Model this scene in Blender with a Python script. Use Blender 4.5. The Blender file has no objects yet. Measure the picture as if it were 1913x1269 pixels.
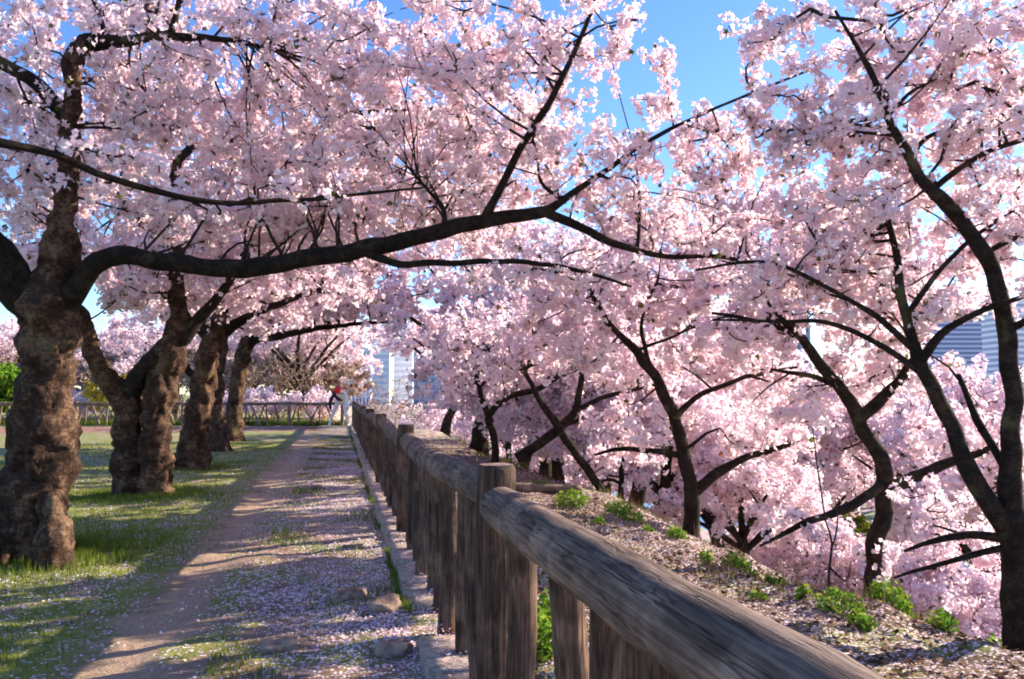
import bpy, bmesh, math, random
import numpy as np
from mathutils import Vector, Matrix, noise as mnoise

random.seed(7)
RNG = np.random.default_rng(11)
SC = bpy.context.scene
COL = SC.collection
R = math.radians

# ------------------------------------------------------------------ camera
F_PX, CX, CY = 1500.0, 956.5, 634.5          # photograph pixel units
YAW, PITCH, EYE = math.atan(0.215), math.atan(0.069), 1.30
cam_d = bpy.data.cameras.new('camera')
cam = bpy.data.objects.new('camera', cam_d); COL.objects.link(cam)
cam.location = (0, 0, EYE)
cam.rotation_euler = (math.pi / 2 + PITCH, 0, -YAW)
cam_d.sensor_width = 36; cam_d.sensor_fit = 'HORIZONTAL'
cam_d.lens = F_PX / 1913.0 * 36.0
cam_d.clip_start = 0.05; cam_d.clip_end = 8000
SC.camera = cam
FH = np.array([math.sin(YAW), math.cos(YAW), 0.0])
CF = FH * math.cos(PITCH) + np.array([0, 0, math.sin(PITCH)])
CR = np.array([math.cos(YAW), -math.sin(YAW), 0.0])
CU = -FH * math.sin(PITCH) + np.array([0, 0, math.cos(PITCH)])
CO = np.array([0, 0, EYE])

def at(px, py, d):
    return CO + d * (CF + (px - CX) / F_PX * CR + (CY - py) / F_PX * CU)

def on_ground(px, py, z=0.0):
    v = CF + (px - CX) / F_PX * CR + (CY - py) / F_PX * CU
    return CO + v * ((z - EYE) / v[2])

def project(P):
    q = P - CO
    d = q @ CF
    return CX + F_PX * (q @ CR) / d, CY - F_PX * (q @ CU) / d, d

# ------------------------------------------------------------------ world, sun, exposure
SUN_EL, SUN_AZ_CAM = R(24), R(64)   # azimuth measured from the view direction towards the right
az = SUN_AZ_CAM + YAW               # from world +Y, clockwise
sun_dir = np.array([math.sin(az) * math.cos(SUN_EL), math.cos(az) * math.cos(SUN_EL), math.sin(SUN_EL)])
w = bpy.data.worlds.new('World'); SC.world = w; w.use_nodes = True
nt = w.node_tree; nt.nodes.clear()
wo = nt.nodes.new('ShaderNodeOutputWorld'); bg = nt.nodes.new('ShaderNodeBackground')
sky = nt.nodes.new('ShaderNodeTexSky'); sky.sky_type = 'NISHITA'; sky.sun_disc = False
sky.sun_elevation = SUN_EL; sky.sun_rotation = az
sky.air_density = 1.0; sky.dust_density = 0.15; sky.ozone_density = 4.0
bg.inputs['Strength'].default_value = 0.115
hs = nt.nodes.new('ShaderNodeHueSaturation'); hs.inputs['Saturation'].default_value = 1.15; hs.inputs['Hue'].default_value = .512
nt.links.new(sky.outputs[0], hs.inputs['Color']); nt.links.new(hs.outputs[0], bg.inputs[0]); nt.links.new(bg.outputs[0], wo.inputs[0])
sd = bpy.data.lights.new('sun', 'SUN'); sd.energy = 5.0; sd.angle = R(0.5); sd.color = (1.0, 0.87, 0.70)
so = bpy.data.objects.new('sun', sd); COL.objects.link(so)
so.rotation_euler = Vector(sun_dir).to_track_quat('Z', 'Y').to_euler()
SC.view_settings.view_transform = 'Standard'; SC.view_settings.look = 'None'
SC.view_settings.gamma = 1; SC.view_settings.use_curve_mapping = False
SC.view_settings.exposure = 1.42
SC.cycles.max_bounces = 6; SC.cycles.diffuse_bounces = 4; SC.cycles.glossy_bounces = 2
SC.cycles.transmission_bounces = 4; SC.cycles.transparent_max_bounces = 4
SC.cycles.sample_clamp_indirect = 6
SC.cycles.use_denoising = True
SC.cycles.filter_width = 1.9

# ------------------------------------------------------------------ materials
def new_mat(name):
    m = bpy.data.materials.new(name); m.use_nodes = True
    t = m.node_tree; t.nodes.clear()
    out = t.nodes.new('ShaderNodeOutputMaterial')
    return m, t, out

def N(t, kind, **kw):
    n = t.nodes.new(kind)
    for k, v in kw.items():
        if k in n.inputs: n.inputs[k].default_value = v
        else: setattr(n, k, v)
    return n

def ramp(t, stops, interp='LINEAR'):
    n = t.nodes.new('ShaderNodeValToRGB'); e = n.color_ramp.elements
    n.color_ramp.interpolation = interp
    while len(e) < len(stops): e.new(0.5)
    for el, (p, c) in zip(e, stops):
        el.position = p; el.color = (*c, 1) if len(c) == 3 else c
    return n

def mixc(t, fac, a, b, mode='MIX'):
    n = t.nodes.new('ShaderNodeMix'); n.data_type = 'RGBA'; n.blend_type = mode
    for sock, v in ((n.inputs[0], fac), (n.inputs[6], a), (n.inputs[7], b)):
        if hasattr(v, 'is_linked'): t.links.new(v, sock)
        elif isinstance(v, (int, float)): sock.default_value = v
        else: sock.default_value = (*v, 1)
    return n.outputs[2]

def math_n(t, op, a, b=None, c=None, clamp=False):
    n = t.nodes.new('ShaderNodeMath'); n.operation = op; n.use_clamp = clamp
    for i, v in enumerate((a, b, c)):
        if v is None: continue
        if hasattr(v, 'is_linked'): t.links.new(v, n.inputs[i])
        else: n.inputs[i].default_value = v
    return n.outputs[0]

def noise_t(t, vec, scale, detail=4, rough=0.55, dist=0.0):
    n = N(t, 'ShaderNodeTexNoise'); n.inputs['Scale'].default_value = scale
    n.inputs['Detail'].default_value = detail; n.inputs['Roughness'].default_value = rough
    n.inputs['Distortion'].default_value = dist
    if vec is not None: t.links.new(vec, n.inputs['Vector'])
    return n.outputs['Fac']

def smooth(t, val, lo, hi):
    n = N(t, 'ShaderNodeMapRange', interpolation_type='SMOOTHSTEP')
    n.inputs['From Min'].default_value = lo; n.inputs['From Max'].default_value = hi
    t.links.new(val, n.inputs['Value']); return n.outputs[0]

def petal_mat(name, stops, trans=0.45):
    m, t, out = new_mat(name)
    a = N(t, 'ShaderNodeAttribute', attribute_name='tint')
    r = ramp(t, stops); t.links.new(a.outputs['Fac'], r.inputs[0])
    d = N(t, 'ShaderNodeBsdfDiffuse'); tr = N(t, 'ShaderNodeBsdfTranslucent'); mx = N(t, 'ShaderNodeMixShader')
    mx.inputs[0].default_value = trans
    t.links.new(r.outputs[0], d.inputs[0]); t.links.new(r.outputs[0], tr.inputs[0])
    t.links.new(d.outputs[0], mx.inputs[1]); t.links.new(tr.outputs[0], mx.inputs[2]); t.links.new(mx.outputs[0], out.inputs[0])
    return m

M = {}
M['blossom'] = petal_mat('blossom', [(0.0, (.11, .12, .03)), (.025, (.24, .10, .06)), (.06, (.52, .25, .27)), (.12, (.89, .62, .69)), (.55, (.945, .76, .81)), (1.0, (.96, .88, .885))], .5)
M['grass'] = petal_mat('grass_blade', [(0, (.08, .125, .018)), (.5, (.17, .225, .035)), (.85, (.30, .31, .07)), (1, (.42, .35, .14))], .35)
M['weed'] = petal_mat('weed_leaf', [(0, (.07, .16, .02)), (.5, (.15, .30, .03)), (1, (.32, .38, .05))], .4)
M['petal'] = petal_mat('fallen_petal', [(0, (.62, .40, .47)), (.5, (.80, .62, .70)), (1, (.88, .78, .83))], .15)
M['litter'] = petal_mat('leaf_litter', [(0, (.06, .035, .02)), (.5, (.17, .10, .055)), (1, (.36, .22, .12))], .1)
M['dry'] = petal_mat('dry_leaf', [(0, (.22, .15, .11)), (.5, (.46, .34, .28)), (1, (.66, .52, .48))], .3)
M['yellow'] = petal_mat('yellow_bloom', [(0, (.25, .22, .04)), (.5, (.75, .52, .06)), (1, (.85, .68, .14))], .3)

def bark_mat(name, dark, mid, light, sc=9.0, bump=.9):
    m, t, out = new_mat(name)
    co = N(t, 'ShaderNodeTexCoord').outputs['Object']
    n1 = noise_t(t, co, sc, 6, .65, .4); n2 = noise_t(t, co, sc * 4.5, 5, .6); n3 = noise_t(t, co, sc * .28, 3, .5)
    f = math_n(t, 'ADD', math_n(t, 'MULTIPLY', n1, .5), math_n(t, 'MULTIPLY', n2, .28))
    mpb = N(t, 'ShaderNodeMapping'); mpb.inputs['Scale'].default_value = (1, 1, 5); t.links.new(co, mpb.inputs[0]); nb_ = noise_t(t, mpb.outputs[0], sc * 1.3, 5, .7, .6)
    f = math_n(t, 'ADD', math_n(t, 'MULTIPLY', f, .78), math_n(t, 'MULTIPLY', n3, .2)); f = math_n(t, 'ADD', f, math_n(t, 'MULTIPLY', nb_, .13)); f = math_n(t, 'ADD', f, .035)
    vo = N(t, 'ShaderNodeTexVoronoi', feature='DISTANCE_TO_EDGE'); vo.inputs['Scale'].default_value = sc * 2.6; t.links.new(co, vo.inputs['Vector'])
    ck_ = smooth(t, vo.outputs['Distance'], .0, .10); f = math_n(t, 'SUBTRACT', f, math_n(t, 'MULTIPLY', math_n(t, 'SUBTRACT', 1.0, ck_), .035))
    r = ramp(t, [(.38, dark), (.50, mid), (.64, light)]); t.links.new(f, r.inputs[0])
    c = mixc(t, math_n(t, 'MULTIPLY', smooth(t, n3, .60, .72), .4), r.outputs[0], (.13, .125, .05))   # lichen
    b = N(t, 'ShaderNodeBsdfPrincipled'); b.inputs['Roughness'].default_value = .92; b.inputs['Specular IOR Level'].default_value = .12
    t.links.new(c, b.inputs['Base Color'])
    bp = N(t, 'ShaderNodeBump'); bp.inputs['Strength'].default_value = bump; bp.inputs['Distance'].default_value = .035
    t.links.new(f, bp.inputs['Height']); t.links.new(bp.outputs[0], b.inputs['Normal']); t.links.new(b.outputs[0], out.inputs[0])
    return m
M['bark'] = bark_mat('cherry_bark', (.008, .005, .004), (.055, .031, .021), (.26, .158, .10), 7, 1.0)
M['limb'] = bark_mat('limb_bark', (.007, .005, .004), (.022, .016, .012), (.075, .05, .034), 14)
M['twig'] = bark_mat('twig_bark', (.014, .009, .008), (.035, .022, .018), (.07, .045, .035), 30, .2)
M['baretwig'] = bark_mat('bare_twig_bark', (.16, .10, .07), (.32, .22, .155), (.45, .33, .24), 30, .2)

def log_mat(name, dark, mid, light, crack=1.0):
    m, t, out = new_mat(name)
    oi = N(t, 'ShaderNodeObjectInfo'); tc = N(t, 'ShaderNodeTexCoord')
    off = N(t, 'ShaderNodeVectorMath', operation='ADD'); cmb = N(t, 'ShaderNodeCombineXYZ')
    k = math_n(t, 'MULTIPLY', oi.outputs['Random'], 37.0)
    for i in range(3): t.links.new(k, cmb.inputs[i])
    t.links.new(tc.outputs['Object'], off.inputs[0]); t.links.new(cmb.outputs[0], off.inputs[1])
    mp = N(t, 'ShaderNodeMapping'); mp.inputs['Scale'].default_value = (34, 34, 2.2); t.links.new(off.outputs[0], mp.inputs[0])
    g = noise_t(t, mp.outputs[0], 1.0, 7, .62, .3)
    mp2 = N(t, 'ShaderNodeMapping'); mp2.inputs['Scale'].default_value = (13, 13, .7); t.links.new(off.outputs[0], mp2.inputs[0])
    g2 = noise_t(t, mp2.outputs[0], 1.0, 4, .6, .35)
    ck = smooth(t, math_n(t, 'ABSOLUTE', math_n(t, 'SUBTRACT', g2, .5)), .0, .011)   # narrow checks
    r = ramp(t, [(.30, dark), (.50, mid), (.70, light)]); t.links.new(g, r.inputs[0])
    mp3 = N(t, 'ShaderNodeMapping'); mp3.inputs['Scale'].default_value = (120, 120, 5); t.links.new(off.outputs[0], mp3.inputs[0]); g3 = noise_t(t, mp3.outputs[0], 1.0, 4, .7)
    pt = noise_t(t, off.outputs[0], 5.0, 3)
    c = mixc(t, smooth(t, pt, .42, .7), r.outputs[0], (light[0] * 1.25, light[1] * 1.2, light[2] * 1.15))
    c = mixc(t, math_n(t, 'MULTIPLY', math_n(t, 'SUBTRACT', 1.0, ck), .6 * crack), c, (dark[0] * .4, dark[1] * .4, dark[2] * .4))
    c = mixc(t, math_n(t, 'MULTIPLY', smooth(t, g3, .62, .40), .55), c, (dark[0] * .5, dark[1] * .5, dark[2] * .5))
    b = N(t, 'ShaderNodeBsdfPrincipled'); b.inputs['Roughness'].default_value = .85; b.inputs['Specular IOR Level'].default_value = .2
    t.links.new(c, b.inputs['Base Color'])
    h = math_n(t, 'ADD', math_n(t, 'MULTIPLY', g, .7), math_n(t, 'ADD', math_n(t, 'MULTIPLY', ck, .6 * crack), math_n(t, 'MULTIPLY', g3, .5)))
    bp = N(t, 'ShaderNodeBump'); bp.inputs['Strength'].default_value = .8; bp.inputs['Distance'].default_value = .012
    t.links.new(h, bp.inputs['Height']); t.links.new(bp.outputs[0], b.inputs['Normal']); t.links.new(b.outputs[0], out.inputs[0])
    return m
M['rail'] = log_mat('weathered_rail', (.065, .041, .031), (.18, .12, .092), (.31, .22, .175))
M['post'] = log_mat('weathered_post', (.03, .016, .011), (.10, .057, .04), (.22, .135, .093), .7)
M['paledpost'] = log_mat('pale_log', (.09, .055, .035), (.22, .14, .095), (.36, .25, .175), .5)
M['bare'] = log_mat('bare_wood', (.32, .14, .11), (.44, .22, .18), (.5, .27, .22), 0)
M['cut'] = log_mat('sawn_end', (.20, .12, .10), (.34, .22, .19), (.42, .28, .24), .2)

def simple(name, col, rough=.7, spec=.3, nsc=0, namt=.25, bump=0.0):
    m, t, out = new_mat(name)
    b = N(t, 'ShaderNodeBsdfPrincipled'); b.inputs['Roughness'].default_value = rough; b.inputs['Specular IOR Level'].default_value = spec
    if nsc:
        co = N(t, 'ShaderNodeTexCoord').outputs['Object']; n = noise_t(t, co, nsc, 5, .6)
        c = mixc(t, smooth(t, n, .3, .7), tuple(x * (1 - namt) for x in col), tuple(min(1, x * (1 + namt)) for x in col))
        t.links.new(c, b.inputs['Base Color'])
        if bump:
            bp = N(t, 'ShaderNodeBump'); bp.inputs['Strength'].default_value = bump; bp.inputs['Distance'].default_value = .02
            t.links.new(n, bp.inputs['Height']); t.links.new(bp.outputs[0], b.inputs['Normal'])
    else: b.inputs['Base Color'].default_value = (*col, 1)
    t.links.new(b.outputs[0], out.inputs[0]); return m
M['stone'] = simple('field_stone', (.27, .19, .14), .9, .2, 14, .5, .8)
M['kerbstone'] = simple('kerb_concrete', (.36, .27, .22), .9, .2, 18, .35, .6)
M['white'] = simple('white_cloth', (.75, .72, .70)); M['red'] = simple('red_cloth', (.65, .03, .035)); M['navy'] = simple('dark_cloth', (.015, .016, .025))
M['skin'] = simple('skin', (.55, .33, .24)); M['shoe'] = simple('pale_shoe', (.6, .56, .54)); M['hair'] = simple('hair', (.02, .015, .012))
M['tower'] = simple('pale_cladding', (.68, .70, .76), .6); M['tower2'] = simple('white_cladding', (.90, .90, .91), .6)
M['spandrel'] = simple('grey_blue_spandrel', (.46, .50, .66), .5); M['glass'] = simple('blue_glass', (.13, .17, .32), .25, .5)
M['greyblue'] = simple('grey_blue_render', (.42, .46, .56), .7); M['bluepanel'] = simple('blue_panel', (.05, .16, .50), .5)

# ground: coordinates are metres; x across from the fence line (right positive), y along the fence
def ground_mat():
    m, t, out = new_mat('ground_cover')
    co = N(t, 'ShaderNodeTexCoord').outputs['Object']
    sp = N(t, 'ShaderNodeSeparateXYZ'); t.links.new(co, sp.inputs[0]); x, y, z = sp.outputs
    nb = noise_t(t, co, .55, 4); nm = noise_t(t, co, 2.2, 5); nf = noise_t(t, co, 9, 6, .65); nff = noise_t(t, co, 45, 4, .7)
    xw = math_n(t, 'ADD', x, math_n(t, 'MULTIPLY', math_n(t, 'SUBTRACT', nm, .5), .9))
    xw = math_n(t, 'ADD', xw, math_n(t, 'MULTIPLY', math_n(t, 'SUBTRACT', nf, .5), .6))
    grass = ramp(t, [(.25, (.10, .125, .02)), (.5, (.19, .215, .04)), (.75, (.32, .31, .095))]); t.links.new(nf, grass.inputs[0])
    g = mixc(t, smooth(t, nff, .45, .8), grass.outputs[0], (.28, .26, .12))
    dirt = ramp(t, [(.25, (.13, .085, .055)), (.5, (.27, .18, .12)), (.75, (.42, .30, .21))]); t.links.new(math_n(t, 'ADD', math_n(t, 'MULTIPLY', nf, .6), math_n(t, 'MULTIPLY', nff, .4)), dirt.inputs[0])
    path = mixc(t, smooth(t, nff, .3, .7), (.31, .205, .135), (.46, .325, .23))
    # lawn | path | petal-strewn earth
    lawn = smooth(t, xw, -1.12, -1.42)
    pth = math_n(t, 'MULTIPLY', smooth(t, xw, -1.26, -1.0), smooth(t, xw, -.66, -.90))
    mid_green = math_n(t, 'MULTIPLY', smooth(t, nm, .46, .60), .85)
    base = mixc(t, mid_green, dirt.outputs[0], g)
    base = mixc(t, pth, base, path)
    base = mixc(t, lawn, base, mixc(t, smooth(t, nm, .52, .66), g, dirt.outputs[0]))
    # the bank and the valley: litter and rough grass
    bank = smooth(t, x, .7, .95)
    bk = mixc(t, smooth(t, nm, .50, .66), mixc(t, smooth(t, nff, .35, .7), (.085, .055, .042), (.26, .18, .13)), g)
    base = mixc(t, bank, base, bk)
    low = smooth(t, z, -3.0, -5.0)
    base = mixc(t, low, base, mixc(t, smooth(t, nb, .44, .60), (.13, .19, .03), (.42, .30, .28)))
    kx = math_n(t, 'POWER', math_n(t, 'MULTIPLY', math_n(t, 'SUBTRACT', x, 14.0), .2), 2.0); ky = math_n(t, 'POWER', math_n(t, 'MULTIPLY', math_n(t, 'SUBTRACT', y, 22.0), .12), 2.0)
    base = mixc(t, math_n(t, 'MULTIPLY', smooth(t, math_n(t, 'ADD', kx, ky), 1.6, .6), .85), base, g)
    leaf = math_n(t, 'MULTIPLY', smooth(t, math_n(t, 'ADD', y, math_n(t, 'MULTIPLY', nm, 2)), 30.5, 31.8), math_n(t, 'MULTIPLY', smooth(t, y, 36.5, 35.0), smooth(t, x, -.4, -1.0)))
    base = mixc(t, leaf, base, (.27, .13, .085))
    # petals lying about: small cells switched on by a patchy cover
    vo = N(t, 'ShaderNodeTexVoronoi'); vo.inputs['Scale'].default_value = 52; t.links.new(co, vo.inputs['Vector'])
    sc = N(t, 'ShaderNodeSeparateColor'); t.links.new(vo.outputs['Color'], sc.inputs[0])
    cov = math_n(t, 'ADD', math_n(t, 'MULTIPLY', nm, .85), math_n(t, 'MULTIPLY', nb, .45))
    cov = math_n(t, 'SUBTRACT', cov, .42)
    cov = math_n(t, 'ADD', cov, math_n(t, 'MULTIPLY', smooth(t, xw, -.7, .1), .36))
    cov = math_n(t, 'SUBTRACT', cov, math_n(t, 'MULTIPLY', pth, .34))
    cov = math_n(t, 'SUBTRACT', cov, math_n(t, 'MULTIPLY', lawn, .02))
    on = math_n(t, 'MULTIPLY', math_n(t, 'LESS_THAN', sc.outputs[0], cov), math_n(t, 'LESS_THAN', vo.outputs['Distance'], .46))
    pc = mixc(t, sc.outputs[1], (.58, .42, .50), (.86, .74, .80))
    base = mixc(t, on, base, pc)
    b = N(t, 'ShaderNodeBsdfPrincipled'); b.inputs['Roughness'].default_value = .95; b.inputs['Specular IOR Level'].default_value = .1
    t.links.new(base, b.inputs['Base Color'])
    bp = N(t, 'ShaderNodeBump'); bp.inputs['Strength'].default_value = .7; bp.inputs['Distance'].default_value = .03
    hh = math_n(t, 'ADD', nf, math_n(t, 'MULTIPLY', nff, .5)); t.links.new(hh, bp.inputs['Height'])
    t.links.new(bp.outputs[0], b.inputs['Normal']); t.links.new(b.outputs[0], out.inputs[0])
    return m
M['ground'] = ground_mat()
def water_mat():
    m, t, out = new_mat('moat_water')
    co = N(t, 'ShaderNodeTexCoord').outputs['Object']; n = noise_t(t, co, 1.2, 4)
    b = N(t, 'ShaderNodeBsdfPrincipled'); b.inputs['Base Color'].default_value = (.02, .035, .045, 1); b.inputs['Roughness'].default_value = .06
    bp = N(t, 'ShaderNodeBump'); bp.inputs['Strength'].default_value = .15; bp.inputs['Distance'].default_value = .05
    t.links.new(n, bp.inputs['Height']); t.links.new(bp.outputs[0], b.inputs['Normal']); t.links.new(b.outputs[0], out.inputs[0]); return m
M['water'] = water_mat()

# ------------------------------------------------------------------ mesh helpers
def fast_mesh(name, verts, faces, tint=None, smooth_shade=False):
    """verts (n,3); faces (m,k) all of one size k"""
    verts = np.asarray(verts, np.float32); faces = np.asarray(faces, np.int32)
    me = bpy.data.meshes.new(name); k = faces.shape[1]; m = faces.shape[0]
    me.vertices.add(len(verts)); me.vertices.foreach_set('co', verts.ravel())
    me.loops.add(m * k); me.loops.foreach_set('vertex_index', faces.ravel())
    me.polygons.add(m); me.polygons.foreach_set('loop_start', np.arange(0, m * k, k, dtype=np.int32))
    if smooth_shade: me.polygons.foreach_set('use_smooth', np.ones(m, bool))
    if tint is not None:
        a = me.attributes.new('tint', 'FLOAT', 'FACE'); a.data.foreach_set('value', np.asarray(tint, np.float32))
    me.update(calc_edges=True); return me

def link(name, me, mat=None, parent=None, loc=None, rot=None):
    o = bpy.data.objects.new(name, me); COL.objects.link(o)
    if mat is not None and me is not None and not me.materials: me.materials.append(mat)
    if parent is not None: o.parent = parent
    if loc is not None: o.location = loc
    if rot is not None: o.rotation_euler = rot
    return o

def tag(o, label=None, cat=None, group=None, kind=None):
    if label: o['label'] = label
    if cat: o['category'] = cat
    if group: o['group'] = group
    if kind: o['kind'] = kind
    return o

def empty(name, loc=(0, 0, 0), rz=0.0):
    o = bpy.data.objects.new(name, None); COL.objects.link(o); o.location = loc; o.rotation_euler = (0, 0, rz)
    o.empty_display_size = .2; return o

def copy_tree(o, parent=None):
    c = o.copy(); COL.objects.link(c); c.parent = parent
    for ch in list(o.children): copy_tree(ch, c)
    return c

def catmull(P, step):
    P = np.asarray(P, float)
    if len(P) < 3:
        n = max(2, int(np.linalg.norm(P[-1, :3] - P[0, :3]) / step) + 1)
        return P[0] + (P[-1] - P[0]) * np.linspace(0, 1, n)[:, None]
    Q = np.vstack([2 * P[0] - P[1], P, 2 * P[-1] - P[-2]]); out = []
    for i in range(1, len(Q) - 2):
        n = max(2, int(np.linalg.norm(Q[i + 1, :3] - Q[i, :3]) / step) + 1)
        for tt in np.linspace(0, 1, n, endpoint=False):
            p0, p1, p2, p3 = Q[i - 1:i + 3]
            out.append(.5 * ((2 * p1) + (p2 - p0) * tt + (2 * p0 - 5 * p1 + 4 * p2 - p3) * tt ** 2 + (3 * p1 - p0 - 3 * p2 + p3) * tt ** 3))
    out.append(P[-1]); return np.array(out)

def frames(C):
    T = np.gradient(C, axis=0); T /= np.linalg.norm(T, axis=1)[:, None] + 1e-9
    ref = np.array([0, 0, 1.0]) if abs(T[0, 2]) < .8 else np.array([0, -1.0, 0])
    A = np.zeros_like(C); a = np.cross(T[0], ref); a /= np.linalg.norm(a)
    for i in range(len(C)):
        a = a - T[i] * (a @ T[i]); a /= np.linalg.norm(a) + 1e-9; A[i] = a
    return T, A, np.cross(T, A)

def tube(C, rad, sides, lump=0.0, lscale=4.0, seed=0.0, flare=0.0, gnarl=0.0):
    T, A, B = frames(C); n = len(C); ang = np.linspace(0, 2 * math.pi, sides, endpoint=False)
    V = np.zeros((n, sides, 3))
    for i in range(n):
        for j, a in enumerate(ang):
            dirv = A[i] * math.cos(a) + B[i] * math.sin(a); r = rad[i]
            if lump:
                p = Vector(C[i] + dirv * r) * lscale + Vector((seed, seed * 1.7, -seed))
                r *= 1 + lump * (mnoise.noise(p) * 1.0 + .55 * mnoise.noise(p * 2.3) + .35 * abs(mnoise.noise(p * 4.7)))
                if gnarl:
                    q_ = Vector((p.x, p.y, p.z * .75)); cr = 1 - abs(mnoise.noise(q_ * .9 + Vector((7, 3, 1)))) * 2.2
                    r += gnarl * (-1.0 * max(0, cr) ** 3 + .55 * mnoise.noise(p * 3.1) + .40 * mnoise.noise(p * 6.5) + .22 * mnoise.noise(p * 14))
            if flare:
                k = max(0.0, 1 - i / (n * .22)); r *= 1 + flare * k * k * (1 + .6 * math.sin(a * 4 + seed) + .4 * math.sin(a * 7 + seed * 2))
            V[i, j] = C[i] + dirv * r
    V = V.reshape(-1, 3); idx = np.arange(n * sides).reshape(n, sides)
    q = np.stack([idx[:-1], np.roll(idx[:-1], -1, 1), np.roll(idx[1:], -1, 1), idx[1:]], -1).reshape(-1, 4)
    c0, c1 = len(V), len(V) + 1
    V = np.vstack([V, C[0], C[-1] + T[-1] * rad[-1] * .4])
    caps0 = [[c0, idx[0, (j + 1) % sides], idx[0, j], idx[0, j]] for j in range(sides)]
    caps1 = [[c1, idx[-1, j], idx[-1, (j + 1) % sides], idx[-1, j]] for j in range(sides)]
    return V, q, [c[:3] for c in caps0] + [c[:3] for c in caps1]

def tube_mesh(name, *a, **k):
    V, q, caps = tube(*a, **k); me = bpy.data.meshes.new(name)
    me.from_pydata(V.tolist(), [], q.tolist() + [list(map(int, c)) for c in caps])
    me.polygons.foreach_set('use_smooth', np.ones(len(me.polygons), bool)); me.update(); return me

def rand_dirs(n, rng=RNG):
    v = rng.normal(size=(n, 3)); return v / (np.linalg.norm(v, axis=1)[:, None] + 1e-9)

def flower_mesh(name, P, Nn, r, rng, tint, star=False):
    n = len(P); ref = rand_dirs(n, rng); A = np.cross(Nn, ref); A /= np.linalg.norm(A, axis=1)[:, None] + 1e-9; B = np.cross(Nn, A)
    if star:
        V = np.zeros((n, 11, 3)); V[:, 0] = P - Nn * (r * .3)[:, None]; tw = rng.uniform(0, 6.28, n)
        for k in range(10):
            o_ = k % 2 == 0; a = tw + math.pi * k / 5 + rng.uniform(-.1, .1, n); rr = r * (rng.uniform(.9, 1.2, n) if o_ else rng.uniform(.48, .62, n)); up = r * rng.uniform(-.1, .5, n) * (1 if o_ else .3)
            V[:, k + 1] = P + A * (np.cos(a) * rr)[:, None] + B * (np.sin(a) * rr)[:, None] + Nn * up[:, None]
        b = np.arange(n) * 11
        Fc = np.stack([np.stack([b, b + 1 + k, b + 1 + (k + 1) % 10], 1) for k in range(10)], 1).reshape(-1, 3)
        return fast_mesh(name, V.reshape(-1, 3), Fc, np.repeat(tint, 10))
    V = np.zeros((n, 6, 3)); V[:, 0] = P - Nn * (r * .25)[:, None]
    for k in range(5):
        a = 2 * math.pi * k / 5 + rng.uniform(-.22, .22, n); rr = r * rng.uniform(.78, 1.15, n); up = r * rng.uniform(-.15, .5, n)
        V[:, k + 1] = P + A * (np.cos(a) * rr)[:, None] + B * (np.sin(a) * rr)[:, None] + Nn * up[:, None]
    b = (np.arange(n) * 6)[:, None]
    Fc = np.concatenate([np.stack([b[:, 0], b[:, 0] + 1 + k, b[:, 0] + 1 + (k + 1) % 5], 1)[:, None] for k in range(5)], 1).reshape(-1, 3)
    return fast_mesh(name, V.reshape(-1, 3), Fc, np.repeat(tint, 5))

def prism_mesh(name, A, B, ra, rb, sides=3):
    D = B - A; D /= np.linalg.norm(D, axis=1)[:, None] + 1e-9
    ref = np.where(np.abs(D[:, 2:3]) < .9, np.array([[0, 0, 1.0]]), np.array([[1.0, 0, 0]]))
    X = np.cross(D, ref); X /= np.linalg.norm(X, axis=1)[:, None] + 1e-9; Y = np.cross(D, X); n = len(A)
    V = np.zeros((n, 2 * sides, 3))
    for k in range(sides):
        a = 2 * math.pi * k / sides; u = X * math.cos(a) + Y * math.sin(a)
        V[:, k] = A + u * ra[:, None]; V[:, sides + k] = B + u * rb[:, None]
    b = np.arange(n)[:, None] * (2 * sides); F_ = []
    for k in range(sides):
        k2 = (k + 1) % sides; F_.append(np.concatenate([b + k, b + k2, b + sides + k2, b + sides + k], 1))
    return fast_mesh(name, V.reshape(-1, 3), np.stack(F_, 1).reshape(-1, 4), smooth_shade=True)

# ------------------------------------------------------------------ ground
EDGE = 3.05
def sstep(a, b, x):
    t = np.clip((x - a) / (b - a), 0, 1); return t * t * (3 - 2 * t)
def hfun(x, y):
    x = np.asarray(x, float); y = np.asarray(y, float)
    e = EDGE + .25 * np.sin(y * .55 + 1) + .12 * np.sin(y * 1.7) + .25 * sstep(9, 5, y)
    micro = .018 * np.sin(x * 3.1 + 1.3 * np.sin(y * 1.9)) * np.sin(y * 2.7 + x) + .010 * np.sin(x * 9 + y * 2.) * np.sin(y * 8.3 - x * 3) + .006 * np.sin(x * 21 + 3 * np.sin(y * 5)) * np.sin(y * 19 + x * 7)
    strip = -.05 * np.clip(x - .75, 0, None) - .03
    dd = np.clip(x - e, 0, None); dr = .72 * np.where(dd < 2.2, dd * dd / 4.4, dd - 1.1)
    zr = np.maximum(np.where(x > .72, strip, 0) - dr, -7.0 + .2 * np.sin(x * .4) * np.sin(y * .3) + 5.0 * sstep(36, 62, x) + 4.0 * sstep(80, 130, y))
    flat = np.where(x > .72, zr, 0.0)
    back = -7.0 * sstep(36, 48, y) * sstep(-1, 5, x) + 4 * sstep(80, 130, y) * sstep(-1, 5, x)
    z = np.minimum(flat, back) + micro * np.where(x > e, 3.0, 1.0)
    z = np.maximum(z, -7.5 + (4.3 + .35 * np.sin(x * .9 + y * .5)) * np.exp(-((x - 14) / 5.5) ** 2 - ((y - 23) / 9) ** 2))
    moat = sstep(22, 24, x) * sstep(34, 32, x) * sstep(18, 24, y)
    path = .02 * np.exp(-((x + 1.0) / .28) ** 2)
    return z - 1.2 * moat - path
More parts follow.
